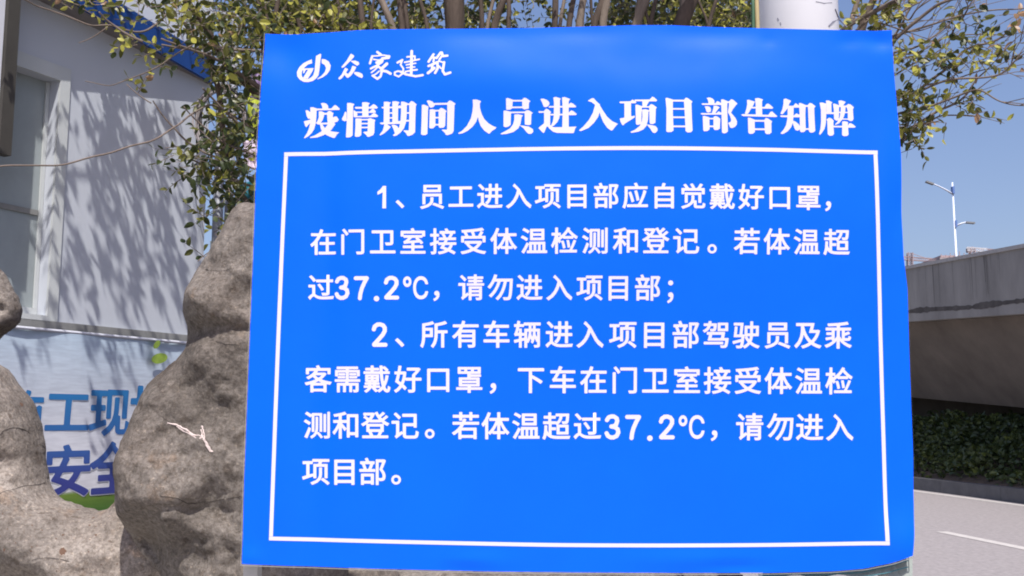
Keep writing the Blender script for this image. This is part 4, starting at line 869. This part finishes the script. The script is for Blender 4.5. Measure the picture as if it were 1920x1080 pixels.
upper(T6, 1500, 1750, 3.7, 70, z0=3.05)
T6.finish()
# shrub glimpsed between post and rock
sh = Tree(at(455, 600, 6.6).xy.to_3d(), 'bright yellow green shrub glimpsed between the grey post and the rock', None); sh.root['category'] = 'shrub'; sh.root.name = 'shrub'
for _ in range(170):
    p = Vector(((random.uniform(405,500)-960)/F*6.6, 6.6+random.uniform(-.3,.4), random.uniform(.2, 2.75))); sh.sprig(p, .05, 6, (.25,.45,.3,0), length=.18)
sh.trunk([(at(455,600,6.6).x, 6.6, 0), (at(455,600,6.6).x+.03, 6.6, 1.2), (at(450,600,6.6).x, 6.65, 2.6)], [.03, .02, .008]); sh.finish()
# sprigs of low plants below the board
for i, x in enumerate((985, 1015, 1060, 1160, 1200, 1240)):
    pass

# ================================================================ RAMP, HEDGE, KERB
RD2 = ray(832, 663).normalized(); H2 = Vector((RD2.x, RD2.y, 0)).normalized(); RN2 = Vector((H2.y, -H2.x, 0))
def onlat(px, py, lat): return hit(px, py, RN2*lat, RN2)
LF = 9.75
ptop = onlat(1700, 505, LF); plow = onlat(1704, 603, LF); pw = onlat(1710, 745, LF+1.75)
ramp = empty('elevated_road', (10, 20, 0), 'long concrete elevated road ramp with a stained parapet rising on the right', 'bridge')
def slide(p, d0): 
    k = (d0-p.y)/RD2.y; return p+RD2*k
def prism(name, prof, da, db, m, par_):
    mb = MB(); n = len(prof); A = [slide(p, da) for p in prof]; B = [slide(p, db) for p in prof]
    mb.add(A+B, [(i, (i+1)%n, n+(i+1)%n, n+i) for i in range(n)]+[tuple(reversed(range(n))), tuple(range(n, 2*n))]); return mb.build(name, m, par_)
back = RN2*8.5
prism('parapet', [plow, ptop, ptop+RN2*.22, plow+RN2*.22], 6, 170, M['concrete'], ramp)
mlow = plow+RN2*.02+UZ*.0
prism('coping', [ptop+UZ*.002-RN2*.03, ptop+UZ*.07-RN2*.03, ptop+UZ*.07+RN2*.26, ptop+UZ*.002+RN2*.26], 6, 170, M['oldpost'], ramp)
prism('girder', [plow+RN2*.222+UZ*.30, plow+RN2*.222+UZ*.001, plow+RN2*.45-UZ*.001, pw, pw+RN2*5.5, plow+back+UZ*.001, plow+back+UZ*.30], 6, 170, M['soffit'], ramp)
# rough spalled seam along the parapet
se = onlat(1704, 585, LF); mb = MB(); n = 900; pts = []
for i in range(n+1):
    d = 9+i*.075; p = slide(se, d); w1 = .05+.05*noise.noise(Vector((i*.09,0,0)))+.03*noise.noise(Vector((i*.5,3,0))); c0 = .03*noise.noise(Vector((i*.04,7,0))); pts.append((p-RN2*.004+UZ*(c0+w1), p-RN2*.004+UZ*(c0-w1*.8)))
mb.add([q for pr_ in pts for q in pr_], [(2*i, 2*i+1, 2*i+3, 2*i+2) for i in range(n)]); mb.build('stained_seam', mat('damp_stain', (.10,.09,.08), .9, .3, .5, 3), ramp)
mb = MB()
for i in range(70):
    d = random.uniform(13, 45) if i % 3 else 20+random.gauss(0, 2.5); p = slide(ptop, d); Lw = min(.78, random.uniform(.1,1.5)**1.3); w_ = random.choice((.004,.008,.012,.03))
    mb.add([p-RN2*.003-UZ*.01, p-RN2*.003-UZ*.01+RD2*w_, p-RN2*.003-UZ*Lw+RD2*w_*.4, p-RN2*.003-UZ*Lw], [(0,3,2,1)])
mb.build('drip_stains', mat('drip_stain', (.15,.14,.125), .9), ramp)
for d in (40, 75, 110, 145):
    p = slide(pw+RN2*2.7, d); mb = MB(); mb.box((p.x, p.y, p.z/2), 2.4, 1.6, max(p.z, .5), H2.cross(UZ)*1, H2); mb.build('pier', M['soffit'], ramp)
# added wall standing in for the deep shade under the ramp
mb = MB(); q = [RN2*(LF+5.6)+H2*d for d in (2, 120)]; 
mb.box((q[0]+q[1])/2+UZ*2.0, .4, 118, 4.0, RN2, H2); tag(mb.build('shade_wall', M['soffit']), 'added dark wall standing for the shade deep under the ramp behind the hedge', 'wall')
# kerb wall with separate stones
kb = empty('kerb', rp(10.3, 18, 0), 'low dark kerb of concrete stones between the road and the hedge', 'kerb')
for i in range(40):
    a = 8+i*1.0; mb = MB(); mb.box(rp(10.34, a+.5, .12), .18, .992, .24+random.uniform(-.004,.004), RN, RD); mb.build('kerb_stone', M['kerb'], kb)
mb = MB(); mb.box(rp(10.34, 48+60, .12), .18, 120, .24, RN, RD); mb.build('kerb_run', M['kerb'], kb)
mb = MB(); mb.box(rp(10.34, -16+2, .12), .18, 44, .24, RN, RD); mb.build('kerb_run', M['kerb'], kb)
hm = MB(); hz = lambda lat, d: .35+1.05*min(1, max(0, (lat-10.4)/1.5))+.28*noise.noise(Vector((lat*.9, d*.8, 0)))+.16*noise.noise(Vector((lat*3, d*2.6, 4)))
v6, f6 = LG[1]
for _ in range(30000):
    d = random.uniform(12.5, 36)*1.0 if random.random() < .85 else random.uniform(5, 60); lat = random.triangular(10.45, 13.6, 10.8); p = rp(lat, d, 0); z = hz(lat, d)*(1-random.random()**2.6*.6); p.z = max(.05, z)
    mt = leaf_matrix(p, random.uniform(.07,.14), Vector((random.gauss(0,1), random.gauss(0,1), random.gauss(.3,.6)))); k = noise.noise(Vector((lat*1.6, d*1.6, 9)))
    hm.add([mt @ Vector(a) for a in v6], f6, 1 if random.random() < .28+.6*k else 0)
tag(hm.build('hedge', [M['hedge1'], M['hedge2']]), 'dense dark green hedge under the ramp behind the kerb', 'hedge', kind='stuff')
mb = MB(); mb.add([rp(10.43,5,.2), rp(10.43,60,.2), rp(11.6,60,.75), rp(11.6,5,.75), rp(15,60,.9), rp(15,5,.9)], [(0,3,2,1),(3,5,4,2)]); tag(mb.build('planted_bank', M['soil']), kind='structure')

# ================================================================ STREET LAMP, CRANES, FAR BUILDING
YL = 45; base = at(1789.5, 415, YL); lamp = empty('street_lamp', (base.x, YL, 0), 'tall white street lamp with two arms of different height behind the ramp', 'street lamp')
zt_ = at(1789, 342, YL).z; px1 = YL/F
mb = MB(); mb.tube([(base.x, YL, 0), (base.x, YL, zt_)], [.085, .035], 12); mb.build('pole', M['lamp'], lamp, True)
for arm, head, cl, sgn in (([(1787,364),(1772,355),(1758,348),(1750,345)], [(1750,345.5),(1736,340.5)], (1786.5,357,14), -1), ([(1793,423),(1804,418.5),(1812,416.5)], [(1811,417),(1827,418.5)], (1791.5,420,13), 1)):
    mb = MB(); mb.tube([at(x, y, YL) for x, y in arm], [.045,.035,.03,.03][:len(arm)], 8); mb.build('arm', M['lamp'], lamp, True)
    a, b = [at(x, y, YL) for x, y in head]; mb = MB(); d = (b-a).normalized(); mb.box((a+b)/2, (b-a).length, .18, .07, d, Vector((0,1,0)), d.cross(Vector((0,1,0)))); mb.build('lamp_head', M['lampg'], lamp)
    p = at(cl[0], cl[1], YL); mb = MB(); mb.box(p, .085, .2, cl[2]*px1); mb.build('clamp', M['lampb'], lamp)
def truss(mb, a, b, wd, n, mi=0):
    a = Vector(a); b = Vector(b); d = (b-a).normalized(); s = Vector((0,1,0)) if abs(d.y) < .9 else Vector((1,0,0)); u = d.cross(s).normalized(); s = u.cross(d)
    cs = [s*wd/2+u*wd/2, -s*wd/2+u*wd/2, -s*wd/2-u*wd/2, s*wd/2-u*wd/2]; r_ = wd*.11
    for c_ in cs: mb.tube([a+c_, b+c_], r_, 4, mi)
    for i in range(n):
        for k in range(4): mb.tube([a.lerp(b, i/n)+cs[k], a.lerp(b, (i+1)/n)+cs[(k+1)%4]], r_*.7, 3, mi)
YC = 330
c1 = empty('tower_crane', at(1823, 700, YC).xy.to_3d(), 'distant tower crane with a red and white jib, right of the street lamp', 'crane')
mb = MB(); truss(mb, at(1823,620,YC), at(1823,466,YC), 1.3, 40); mb.build('mast', M['crane'], c1)
mb = MB(); truss(mb, at(1812,467,YC), at(1850,469.5,YC), 1.1, 14, 1); truss(mb, at(1850,469.5,YC), at(1880,471.5,YC), .9, 12, 0); mb.build('jib', [M['crane'], M['cranew']], c1)
mb = MB(); mb.box(at(1816, 470, YC), 1.2, 1, 1.3); mb.build('counterweight', M['farc'], c1)
mb = MB(); mb.tube([at(1823,463,YC), at(1845,469,YC)], .12, 4); mb.tube([at(1823,463,YC), at(1813,467,YC)], .12, 4); mb.build('stay', M['crane'], c1)
c2 = empty('tower_crane', at(1706, 700, 300).xy.to_3d(), 'distant tower crane with a long level jib at the right edge of the board', 'crane')
mb = MB(); truss(mb, at(1706,620,300), at(1706,474,300), 1.3, 40); mb.build('mast', M['crane'], c2)
mb = MB(); truss(mb, at(1660,482,300), at(1752,488,300), .9, 30); mb.build('jib', M['crane'], c2)
mb = MB(); mb.tube([at(1706,474,300), at(1745,487,300)], .1, 4); mb.build('stay', M['crane'], c2)
fb = empty('unfinished_building', at(1768, 700, 260).xy.to_3d(), 'distant unfinished concrete building with scaffold poles on top, behind the street lamp', 'building')
a = at(1741, 491, 260); b = at(1800, 491, 260); mb = MB(); cxx = (a.x+b.x)/2; mb.box((cxx, 260, a.z/2), b.x-a.x, 14, a.z); mb.build('frame', M['farc'], fb)
mb = MB(); mb.box((cxx, 260, a.z+.45), b.x-a.x-1.2, 12, .5); mb.build('roof_slab', M['crane'], fb)
for i in range(7):
    x = a.x+(b.x-a.x)*(i+.5)/7; mb = MB(); mb.tube([(x, 253.5, a.z), (x, 253.5, a.z+random.uniform(.8,1.8))], .1, 4); mb.build('scaffold_pole', M['crane'], fb)
mb = MB(); mb.tube([at(1735,489,255), at(1830,484,255)], .08, 4); mb.tube([at(1735,486.5,255), at(1830,482,255)], .06, 4); mb.build('guard_rail', M['crane'], fb)
